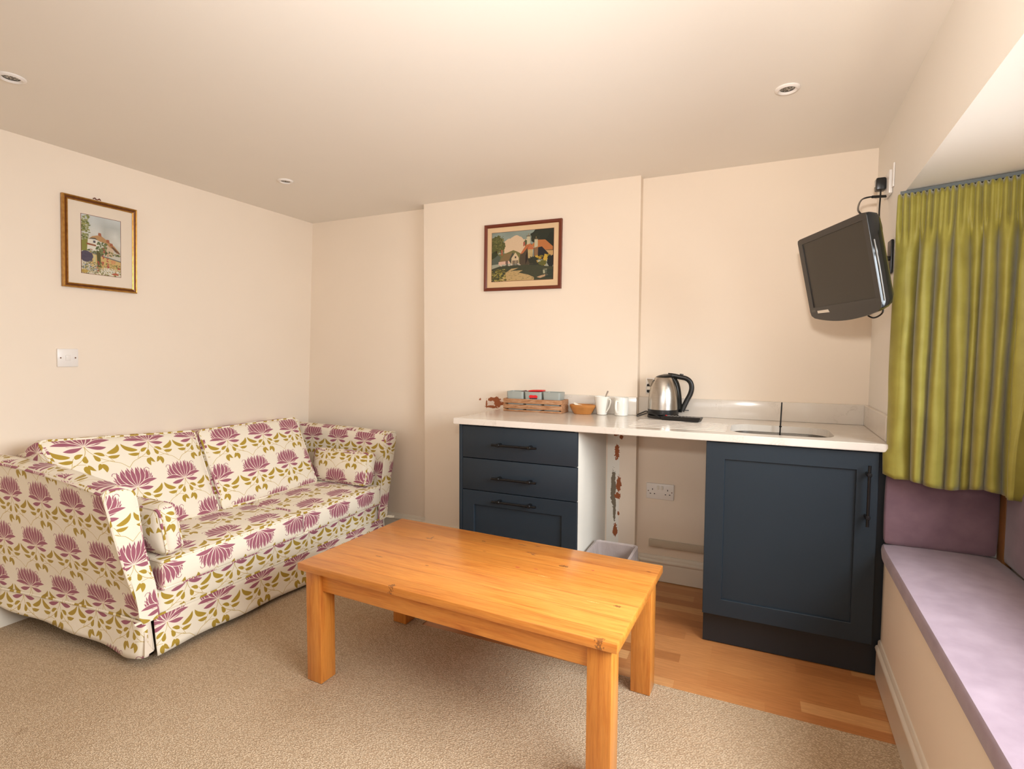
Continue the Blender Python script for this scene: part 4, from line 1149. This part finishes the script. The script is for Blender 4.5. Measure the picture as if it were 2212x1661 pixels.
# ------------------------------------------------------------------ coffee table
TZ = .454
TM = Matrix.Translation((-.778, -.9501, 0)) @ Matrix.Rotation(-.0467, 4, 'Z')   # origin: far right corner of the top
TL_, TWD = 1.213, .608
t = thing('coffee_table', 'orange varnished pine coffee table with four square legs in front of the sofa', 'table', (-1.38, -1.24, 0))
def tb(name, x0, x1, y0, y1, z0, z1, mat, bevel):
    # geometry in local coordinates so the grain follows the table
    o = finish(name, box_bm(x0, x1, y0, y1, z0, z1, bevel, 2), mat, None, smooth=True)
    o.matrix_world = TM
    o.parent = t; o.matrix_parent_inverse = t.matrix_world.inverted()
    return o
tb('tabletop', -TL_, 0, -TWD, 0, TZ - .028, TZ, 'pine_top', .003)
LG, INS = .072, .020
for x0 in (-TL_ + INS, -INS - LG):
    for y0 in (-TWD + INS, -INS - LG):
        tb('leg', x0, x0 + LG, y0, y0 + LG, .001, TZ - .0285, 'pine_leg', .003)
for y0 in (-TWD + INS + .014, -INS - .014 - .02): tb('apron', -TL_ + INS + LG, -INS - LG, y0, y0 + .02, TZ - .104, TZ - .0285, 'pine_rail', .0015)
for x0 in (-TL_ + INS + .014, -INS - .014 - .02): tb('apron', x0, x0 + .02, -TWD + INS + LG, -INS - LG, TZ - .104, TZ - .0285, 'pine_rail', .0015)

# ------------------------------------------------------------------ sofa
t = thing('sofa', 'two seat sofa in cream cotton printed with mauve lotus flowers, against the left wall', 'sofa', (-3.05, -.94, 0))
ARM = [(-1.688, .172), (-1.702, .25), (-1.735, .36), (-1.765, .48), (-1.790, .60), (-1.808, .69), (-1.809, .708), (-1.797, .719), (-1.765, .7235), (-1.735, .719), (-1.712, .702), (-1.699, .660), (-1.690, .58), (-1.680, .49), (-1.662, .40), (-1.640, .30), (-1.630, .172)]
def raise_z(x, z, mirror=False):
    k = (.35 if mirror else 1) * np.interp(-x, [2.63, 2.80, 2.97, 3.2, 3.4], [0, .022, .038, .052, .056])
    return z + k * max(0, (z - .3) / .42)
def flare(x): return .080 * max(0, (-x - 2.7) / .82) ** 1.3
def arm(mirror):
    P = [(y if not mirror else -1.885 - y, z) for y, z in ARM]
    pr = resample([(0, a, b) for a, b in P], 4)
    bm = bmesh.new(); rings = []
    xs = [-3.525, -3.42, -3.30, -3.15, -3.0, -2.88, -2.78, -2.70, -2.655, -2.640, -2.632]
    cy = sum(p.y for p in pr) / len(pr)
    for i, x in enumerate(xs):
        sh = {9: .004, 10: .010}.get(i, 0); sw = flare(x) if not mirror else 0
        rings.append([bm.verts.new((x, p.y + (cy - p.y) * sh * 3.2 - sw * max(0, 1 - (p.z - .17) / .5), raise_z(x, p.z, mirror) - (sh * .6 if p.z > .5 else 0))) for p in pr])
    n = len(pr)
    for a, b in zip(rings, rings[1:]):
        for k in range(n): bm.faces.new((a[k], a[(k + 1) % n], b[(k + 1) % n], b[k]))
    # front cap: gently domed
    c = [bm.verts.new((xs[-1] + .004, cy + (v.co.y - cy) * .55, .44 + (v.co.z - .44) * .9)) for v in rings[-1]]
    for k in range(n): bm.faces.new((rings[-1][k], rings[-1][(k + 1) % n], c[(k + 1) % n], c[k]))
    bm.faces.new(c); bm.faces.new(rings[0][::-1])
    bmesh.ops.recalc_face_normals(bm, faces=bm.faces)
    box_uv(bm, (.0575, .2965) if not mirror else (.2145, .2625), offx=(.0875, 0))
    o = finish('arm', bm, 'lotus', t, smooth=True)
    pb = bmesh.new()
    loop = [Vector((-2.637, p.y, raise_z(-2.637, p.z, mirror))) for p in pr]
    tube_bm(loop, .0056, 6, bm=pb)
    # seam running back along the outer top edge
    yo = pr[22].y; idx = min(range(len(pr)), key=lambda i: abs(pr[i].y - (-1.8085 if not mirror else -1.885 + 1.8085)) + abs(pr[i].z - .706) * 2)
    tube_bm([Vector((x, pr[idx].y, raise_z(x, pr[idx].z, mirror))) for x in np.linspace(-2.64, -3.52, 16)], .0056, 6, bm=pb)
    uvl = pb.loops.layers.uv.verify()
    for f in pb.faces:
        for l in f.loops: l[uvl].uv = (l.vert.co.x + l.vert.co.y + .05, l.vert.co.z * .7)
    finish('piping', pb, 'lotus', o, True)
    return o
arm(False); arm(True)
bm = cushion_bm(.085, .760, .305, .03, (0, 0, 0), 12); box_uv(bm, (.05, .1)); xform(bm, Matrix.Translation((-3.425, -.9425, .478)) @ Matrix.Rotation(-.06, 4, 'Y'))
finish('backrest', bm, 'lotus', t, True, False)
bm = cushion_bm(.335, .70, .056, .008, (0.0, 0, 0), 10)
box_uv(bm, (.0, .06)); xform(bm, Matrix.Translation((-2.978, -.9425, .228))); finish('seat_rail', bm, 'lotus', t, True, False)
# seat cushions
def sagger(hy):
    return None
soft('seat_cushion', .325, .3655, .058, Matrix.Translation((-2.935, -1.2585, .342)), t, .012, (.016, 0, .022), (.0275, .1555), True, 2)
soft('seat_cushion', .325, .3130, .058, Matrix.Translation((-2.935, -.5780, .342)), t, .012, (.016, 0, .022), (.1815, .1555), True, 2)
# back cushions, leaning
def back_cushion(y0, y1, zt, off, lean=.42, x=-2.985, near=0.0, rise=0.0):
    hy = (y1 - y0) / 2; hz = .233
    Mx = Matrix.Translation((x, (y0 + y1) / 2, .408)) @ Matrix.Rotation(-lean, 4, 'Y') @ Matrix.Translation((-.075, 0, hz))
    def spread(p):
        q = p.copy(); k = max(0, (q.z + .02) / .25)
        if q.y < 0: q.y -= near * k * (-q.y / hy)
        q.z += rise * min(1, k) * max(0, .5 - .5 * p.y / hy) ** 1.5
        return q
    return soft('back_cushion', .070, hy, hz * zt, Mx, t, .030, (.040, .0, .010), off, False, 0, sag=spread)
back_cushion(-1.690, -1.078, 1.0, (.0725, -.0825), near=.075, rise=.045)
back_cushion(-1.070, -.395, .985, (.0925, -.0355))
# valance skirt
def skirt(name, pts, hem, tops, off, phase=0.0):
    """pts: polyline of (x,y) with outward normals found from direction; hangs from tops to hem"""
    P = []
    for i in range(len(pts) - 1):
        a, b = Vector(pts[i]), Vector(pts[i + 1]); m = max(2, int((b - a).length / .02))
        for s in range(m): P.append(a.lerp(b, s / m))
    P.append(Vector(pts[-1]))
    # round the corner
    for _ in range(3): P = [P[0]] + [(P[i - 1] + P[i] * 2 + P[i + 1]) / 4 for i in range(1, len(P) - 1)] + [P[-1]]
    bm = bmesh.new(); uvl = bm.loops.layers.uv.verify(); rows = []; S = [0]
    for i in range(1, len(P)): S.append(S[-1] + (P[i] - P[i - 1]).length)
    for i, p in enumerate(P):
        a = P[max(0, i - 1)]; b = P[min(len(P) - 1, i + 1)]; d = (b - a).normalized(); nrm = Vector((d.y, -d.x))
        u = S[i] / S[-1]; hz = np.interp(u, [h[0] for h in hem], [h[1] for h in hem]); fo = np.interp(u, [h[0] for h in hem], [h[2] for h in hem])
        row = []
        for k in range(9):
            q = k / 8; z = tops + (hz - tops) * q
            o_ = fo * q ** 1.3 + .006 * q * math.sin(S[i] * 17 + phase) * (1 if q > .1 else 0)
            row.append(bm.verts.new((p.x + nrm.x * o_, p.y + nrm.y * o_, z)))
        rows.append(row)
    for i in range(len(rows) - 1):
        for k in range(8):
            f = bm.faces.new((rows[i][k], rows[i][k + 1], rows[i + 1][k + 1], rows[i + 1][k]))
            for l in f.loops:
                ii = i if l.vert in rows[i] else i + 1
                l[uvl].uv = (S[ii] + off[0], l.vert.co.z + off[1])
    o = finish(name, bm, 'lotus', t, True, False)
    m = o.modifiers.new('thickness', 'SOLIDIFY'); m.thickness = .004; m.offset = -1
    return o
skirt('valance', [(-3.525, -1.772), (-3.35, -1.748), (-3.1, -1.718), (-2.85, -1.698), (-2.636, -1.694), (-2.636, -1.674)], [(0, .105, .008), (.2, .085, .010), (.45, .068, .012), (.75, .045, .014), (.90, .030, .012), (1, .040, .010)], .180, (.1795, -.0725))
skirt('valance', [(-2.640, -1.648), (-2.640, -.215)], [(0, .026, .012), (.1, .030, .018), (.3, .026, .026), (.6, .016, .030), (.85, .050, .016), (1, .075, .008)], .180, (.0635, -.0375), 1.3)
skirt('valance', [(-2.650, -.190), (-3.44, -.190)], [(0, .06, .01), (1, .06, .01)], .180, (.0, .10))
bm = bmesh.new()                   # the folded pleat that pokes out of the corner slit
vs = [(-2.648, -1.682, .165), (-2.650, -1.655, .165), (-2.640, -1.650, .05), (-2.626, -1.662, .052), (-2.618, -1.700, .050), (-2.630, -1.690, .11)]
V = [bm.verts.new(v) for v in vs]; bm.faces.new((V[0], V[1], V[2], V[3], V[5])); bm.faces.new((V[5], V[3], V[4]))
o = finish('pleat', bm, 'mount', t); mo = o.modifiers.new('thickness', 'SOLIDIFY'); mo.thickness = .003
pb = bmesh.new()
tube_bm(resample([(-3.525, -1.774, .182), (-3.35, -1.751, .182), (-3.1, -1.721, .181), (-2.85, -1.701, .181), (-2.66, -1.697, .181), (-2.640, -1.690, .181), (-2.636, -1.66, .181), (-2.636, -.94, .181), (-2.636, -.22, .181), (-2.645, -.19, .181), (-3.44, -.188, .181)], 6), .0048, 6, bm=pb)
uvl = pb.loops.layers.uv.verify()
for f in pb.faces:
    for l in f.loops: l[uvl].uv = (l.vert.co.x + l.vert.co.y, l.vert.co.z * .3 + .02)
finish('valance_piping', pb, 'lotus', t, True)
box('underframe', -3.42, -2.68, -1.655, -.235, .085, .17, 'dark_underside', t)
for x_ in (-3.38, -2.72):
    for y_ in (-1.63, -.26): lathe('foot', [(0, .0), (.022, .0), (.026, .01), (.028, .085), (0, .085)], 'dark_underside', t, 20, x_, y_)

# bolster cushions
def bolster(label, mtx, off):
    tt = thing('bolster_cushion', label, 'cushion', mtx.translation - Vector((0, 0, .1)), 'box cushions beside the sofa arms')
    soft('cover', .225, .040, .105, mtx, tt, .030, (.010, .034, .004), off, False, 1)
    return tt
bolster('lotus print box cushion propped against the near arm of the sofa', Matrix.Translation((-2.853, -1.570, .512)) @ Matrix.Rotation(.16, 4, 'X'), (.03, .1975))
bolster('lotus print box cushion propped against the far arm of the sofa', Matrix.Translation((-2.868, -.318, .512)) @ Matrix.Rotation(-.20, 4, 'X'), (.1055, .1975))

# ------------------------------------------------------------------ window seat
def along(y): return rx(y)
SY_A, SY_B = YB0 - .004, YB1 + .004
t = thing('window_seat', 'cream painted boxed window seat base with moulded skirting, running along the bay', 'window seat', (-.03, -1.9, 0))
def sheared(name, x0, x1, y0, y1, z0, z1, mat, parent, bevel=0):
    bm = box_bm(x0, x1, y0, y1, z0, z1, bevel)
    for v in bm.verts: v.co.x += WR * v.co.y * (1 if v.co.x < .2 else 0)
    return finish(name, bm, mat, parent, smooth=bevel > 0)
sheared('front_panel', -.008, .016, SY_B, SY_A, 0, .462, 'wall', t)
sheared('seat_board', -.008, XW - .004, SY_B, SY_A, .4625, .478, 'wall', t)
sk = skirting('skirting', (along(SY_A) - .008, SY_A), (along(SY_B) - .008, SY_B), (-1, WR), [(0, 0), (.012, 0), (.012, .105), (.015, .112), (.017, .120), (.014, .128), (.008, .132), (.008, .146), (.004, .152), (0, .153)])
del sk['kind']; sk.parent = t; sk.matrix_parent_inverse = t.matrix_world.inverted()
# long cushion
bm = bmesh.new(); rows = []
NY = 60
for i in range(NY + 1):
    y = SY_A - .004 + (SY_B - SY_A + .008) * i / NY
    x0 = along(y) - .026; x1 = XW - .006
    near = min(i, NY - i) / NY * 60
    k = 1
    x0 += .030 * 0.25 * (1 - min(1, (i / NY * 2.7) / .10)) ** 2 if i / NY * 2.7 < .10 else 0
    prof = [(x0 + .008, .4785), (x0 + .001, .484), (x0 - .001, .503), (x0 + .001, .519), (x0 + .007, .5265), (x0 + .04, .531), (x0 + .15, .533), (x1 - .08, .531), (x1 - .02, .526), (x1, .510), (x1, .4785)]
    rows.append([bm.verts.new((x, y, .4785 + (z - .4785) * (.80 + .20 * k))) for x, z in prof])
for a, b in zip(rows, rows[1:]):
    n = len(a)
    for i in range(n): bm.faces.new((a[i], a[(i + 1) % n], b[(i + 1) % n], b[i]))
bm.faces.new(rows[0][::-1]); bm.faces.new(rows[-1])
tag(finish('seat_pad', bm, 'lilac', None, True, True), 'long lilac velvet seat pad on the window seat', 'seat cushion')
# padded back panels and the timber post between
def pad(name, hx, hy, hz, mtx, label):
    bm = cushion_bm(hx, hy, hz, .012, (.004, .004, 0), 8); xform(bm, mtx)
    return tag(finish(name, bm, 'lilac_dark', None, True, False), label, 'padded panel', 'purple padded back panels')
pad('padded_panel', .163, .013, .134, Matrix.Translation((.131, YB0 - .0185, .665)), 'purple padded panel below the curtain, next to the dark blue sink unit')
pad('padded_panel', .013, 1.08, .134, Matrix.Translation((XW - .0185, -1.712, .665)), 'long purple padded panel along the window side of the seat')
struct(box('trim_1', .297, .3215, -.628, -.5765, .512, .80, 'timber', bevel=.002))
# thin timber lip on the post's left side is part of it

# ------------------------------------------------------------------ curtain
PATH = [Vector((-.036, -.606)), Vector((.10, -.652)), Vector((.235, -.700)), Vector((.288, -.719)), Vector((.290, -.755)), Vector((.290, -.785))]
def path_pt(u):
    L = [0]
    for a, b in zip(PATH, PATH[1:]): L.append(L[-1] + (b - a).length)
    s = u * L[-1]
    for i in range(len(PATH) - 1):
        if s <= L[i + 1] + 1e-9:
            f = (s - L[i]) / (L[i + 1] - L[i]); p = PATH[i].lerp(PATH[i + 1], f); d = (PATH[i + 1] - PATH[i]).normalized()
            return p, Vector((d.y, -d.x))
    return PATH[-1], Vector((0, 1))
rg = random.Random(12)
# fold edges along the path: each fold is a round tube of cloth between two sharp valleys
fold_e = [-.01, .155, .275, .385, .49, .56, .66, .76, .84, .92, 1.01]
fold_h = [.75, 1.0, 1.0, .85, .55, .9, 1.0, .8, .7, .9, .8, 1.0, .8, .9]
def fold(u):
    for i in range(len(fold_e) - 1):
        if u <= fold_e[i + 1]:
            f = (u - fold_e[i]) / (fold_e[i + 1] - fold_e[i])
            return fold_h[i] * (max(0, math.sin(PI * f)) ** .5)
    return 0
ZTOP, ZBOT = 1.7985, .782
NC, NR = 520, 60
bm = bmesh.new(); grid = []
for j in range(NR + 1):
    q = j / NR
    z = ZTOP + (ZBOT - ZTOP) * q
    row = []
    for i in range(NC + 1):
        u = i / NC
        # folds drift a little on the way down
        uu = min(1, max(0, u + .010 * q * math.sin(u * 13 + 1) + .006 * math.sin(q * 5 + u * 9)))
        p, n = path_pt(uu)
        ud = u + .014 * (q - .4) * math.sin(u * 21 + 2) + .006 * math.sin(q * 6 + u * 30); big = fold(min(1, max(0, ud))) - .6
        pleat = math.sin(u * 2 * PI * 25) * .5 + .35 * math.sin(u * 2 * PI * 19 + 2)
        header = max(0, 1 - q / .085)
        trans = min(1, max(0, (q - .082) / .12)); trans = trans * trans * (3 - 2 * trans)
        amp = .014 + .048 * trans + .006 * q
        off = big * amp * 1.05 * (.16 + .84 * trans) + pleat * .0085 * (1 - trans) * (1 if q > .0 else .8)
        off += .003 * math.sin(q * 22 + u * 40) * (1 - header) * .5
        if abs(q - .085) < .012: off *= .72
        lead = (1 - u / .06) if u < .06 else 0     # free left edge curls outwards
        px = p.x + n.x * (off + .020) - lead * .010 * (math.sin(q * 3.1)) - lead * .012 * (q > .9)
        py = p.y + n.y * (off + .020)
        zz = z + (.003 * math.sin(u * 2 * PI * 25) if j == 0 else 0) + (q ** 3) * (.010 * big + .008 * math.sin(u * 12)) + .02 * (q ** 4) * lead
        row.append(bm.verts.new((px, py, zz)))
    grid.append(row)
for j in range(NR):
    for i in range(NC): bm.faces.new((grid[j][i], grid[j + 1][i], grid[j + 1][i + 1], grid[j][i + 1]))
cu = finish('drape', bm, 'green', None, True, False)
mo = cu.modifiers.new('thickness', 'SOLIDIFY'); mo.thickness = .0022
ct = thing('curtain', 'olive green pleated curtain gathered at the end of the bay beside the television', 'curtain', (.1, -.66, ZTOP))
cu.parent = ct; cu.matrix_parent_inverse = ct.matrix_world.inverted()
bm = bmesh.new()
pts = [path_pt(u) for u in np.linspace(0.01, 1, 40)]
for i in range(len(pts) - 1):
    (a, na), (b, nb) = pts[i], pts[i + 1]
    pass
prof = [(-.006, 0), (.012, 0), (.012, .012), (-.006, .012)]
rr = []
for p, n in pts:
    zt = ZS - .0002 - .012
    rr.append([bm.verts.new((p.x + n.x * (d - .002), p.y + n.y * (d - .002), zt + h + (abs(p.y) - .56) * .0)) for d, h in prof])
for a, b in zip(rr, rr[1:]):
    for i in range(4): bm.faces.new((a[i], a[(i + 1) % 4], b[(i + 1) % 4], b[i]))
bm.faces.new(rr[0][::-1]); bm.faces.new(rr[-1])
tag(finish('curtain_track', bm, 'track_grey'), 'grey curtain track fixed under the bay soffit above the green curtain', 'curtain track')

# ------------------------------------------------------------------ television
# front face rectangle solved from the photograph: corner, right and down directions
TVW, TVH = .450, .3077
e1 = Vector((.35575, -.93452, -.0107)).normalized(); e2 = Vector((.19064, .09936, -.97662)); e2 = (e2 - e1 * e2.dot(e1)).normalized()
nf = e2.cross(e1).normalized()                       # candidate normal
if nf.x > 0: nf = -nf
TL = Vector((-.3475, -.5265, 1.686))
TVM = Matrix(((e1.x, -nf.x, -e2.x, TL.x), (e1.y, -nf.y, -e2.y, TL.y), (e1.z, -nf.z, -e2.z, TL.z), (0, 0, 0, 1)))  # local x right, y away from viewer, z up
t = thing('television', 'small black flat television tilted down from a wall bracket in the right corner', 'television', TVM.translation)
def tvb(name, bm, mat, sm=True): return finish(name, xform(bm, TVM), mat, t, smooth=sm)
# casing: front outline with bowed chin, swept back with a rounded tail
out = [(0.004, -.003), (.02, 0)] + [(TVW - .02, 0), (TVW - .004, -.003), (TVW, -.012)] + [(TVW, -TVH + .02), (TVW - .006, -TVH + .004)]
out += [(TVW * (1 - s) , -TVH - .026 * math.sin(PI * min(1, s * 1.0)) ** .8) for s in np.linspace(.06, .94, 14)] + [(.006, -TVH + .004), (0, -TVH + .02), (0, -.012)]
bm = bmesh.new(); L = []
cx_, cz_ = TVW / 2, -TVH / 2
for d, s in ((.0, 1.0), (.010, 1.0), (.020, .985), (.040, .95), (.055, .88), (.064, .76)):
    L.append([bm.verts.new((cx_ + (x - cx_) * s, d, cz_ + (z - cz_) * s)) for x, z in out])
for a, b in zip(L, L[1:]):
    for i in range(len(a)): bm.faces.new((a[i], a[(i + 1) % len(a)], b[(i + 1) % len(a)], b[i]))
bm.faces.new(L[-1])
tvb('casing', bm, 'black_gloss')
# front bezel: ring around a slightly sunk screen
sx0, sx1, sz0, sz1 = .031, TVW - .024, -.272, -.022
bm = bmesh.new()
A = [bm.verts.new((x, -.002, z)) for x, z in out]; B0 = [bm.verts.new((x, .0, z)) for x, z in out]
for i in range(len(out)): bm.faces.new((B0[i], B0[(i + 1) % len(out)], A[(i + 1) % len(out)], A[i]))
inner = [(sx0, sz0), (sx1, sz0), (sx1, sz1), (sx0, sz1)]
I0 = [bm.verts.new((x, -.002, z)) for x, z in inner]; I1 = [bm.verts.new((x, .003, z)) for x, z in inner]
for i in range(4): bm.faces.new((I0[i], I0[(i + 1) % 4], I1[(i + 1) % 4], I1[i]))
ed = [bm.edges.get((A[i], A[(i + 1) % len(A)])) for i in range(len(A))] + [bm.edges.get((I0[i], I0[(i + 1) % 4])) for i in range(4)]
bmesh.ops.triangle_fill(bm, edges=ed, use_beauty=True)
tvb('bezel', bm, 'tv_bezel', False)
tvb('screen', box_bm(sx0, sx1, .0012, .0030, sz0, sz1), 'tv_screen', False)
tvb('sticker', prism_bm([(.058, -.296), (.142, -.297), (.134, -.286), (.057, -.286)], 'y', -.0028, -.0021), 'sticker', False)
bm = bmesh.new()
for k, (a, b) in enumerate(((.013, .0025), (.0175, .003), (.022, .0025), (.027, .004), (.033, .003), (.038, .004))):
    for h in (0, .0035, .007): box_bm(a, a + b, -.0026, -.0021, -.289 + h, -.289 + h + .0016, bm=bm)
tvb('maker_mark', bm, 'grey_text', False)
bm = bmesh.new(); tube_bm([(TVW + .0008, .008, -.09), (TVW + .0015, .009, -.18), (TVW + .0008, .008, -.285)], .0022, 6, bm=bm); tvb('side_trim', bm, 'grey_text')
bm = box_bm(TVW * .5 - .05, TVW * .5 + .05, .060, .078, cz_ - .05, cz_ + .05, .004); tvb('mount_plate', bm, 'black')
# bracket: separate thing fixed to the wall
mp = TVM @ Vector((TVW * .5, .078, cz_))
wy = -.50; wz = mp.z
t2 = thing('tv_bracket', 'black wall bracket arm behind the television', 'bracket', (rx(wy), wy, wz))
box('wall_plate', rx(wy) - .010, rx(wy) - .0008, wy + .045, wy + .105, wz + .00, wz + .13, 'black', t2, .003)
tube('arm', [(rx(wy) - .010, wy + .07, wz + .06), ((mp.x + rx(wy)) / 2, (mp.y + wy) / 2, wz + .035), (mp.x + .014, mp.y + .006, mp.z)], .009, 'black', t2, 10, k=4)
# cables, plug and small socket up the wall
t3 = t
up = TVM @ Vector((TVW * .80, .045, -.004)); lowa = TVM @ Vector((TVW * .60, .052, -TVH - .004)); lowb = TVM @ Vector((TVW * .80, .056, -TVH + .006))
tube('upper_lead', [up, (up.x - .01, up.y + .05, up.z + .035), (-.120, -.40, 1.852), (-.085, -.350, 1.873), (-.060, -.330, 1.874)], .0032, 'black_plastic', t3, 8)
tube('aerial_plug', [(-.075, -.345, 1.874), (-.024, -.318, 1.878)], .0055, 'black_plastic', t3, 10, k=1)
mid = (lowa + lowb) / 2
tube('lower_loop', [lowa, (lowa.x + .002, lowa.y - .01, lowa.z - .016), (mid.x, mid.y, mid.z - .034), (lowb.x, lowb.y + .01, lowb.z - .026), lowb], .0028, 'black_plastic', t3, 8)
t4 = thing('corner_socket', 'small white socket box on the right wall above the television', 'wall socket', (-.01, -.25, 1.93))
bm = box_bm(-.014, -.0008, -.372, -.262, 1.876, 1.968, .003)
for v in bm.verts: v.co.x += WR * v.co.y
finish('plate', bm, 'white_plastic', t4, True)
t5 = thing('television_plug', 'black plug with a white face in the socket above the television', 'plug', (-.03, -.235, 1.93))
bm = box_bm(-.050, -.015, -.325, -.283, 1.905, 1.955, .006); 
for v in bm.verts: v.co.x += WR * v.co.y
finish('plug_body', bm, 'black_plastic', t5, True)
bm = box_bm(-.052, -.0502, -.308, -.286, 1.922, 1.950)
for v in bm.verts: v.co.x += WR * v.co.y
finish('plug_face', bm, 'sticker', t5)
tube('lead', [(-.040, -.305, 1.906), (-.041, -.308, 1.880), (-.047, -.335, 1.80), (-.055, -.42, 1.70), (mp.x + .012, -.54, mp.z + .03)], .0030, 'black_plastic', t5, 8)
bm = box_bm(-.006, -.0008, -.402, -.382, 1.893, 1.985, .001)
for v in bm.verts: v.co.x += WR * v.co.y
tag(finish('wall_cable_cover', bm, 'white_plastic', None, True), 'short upright white cable cover on the right wall beside the corner socket', 'cable cover')
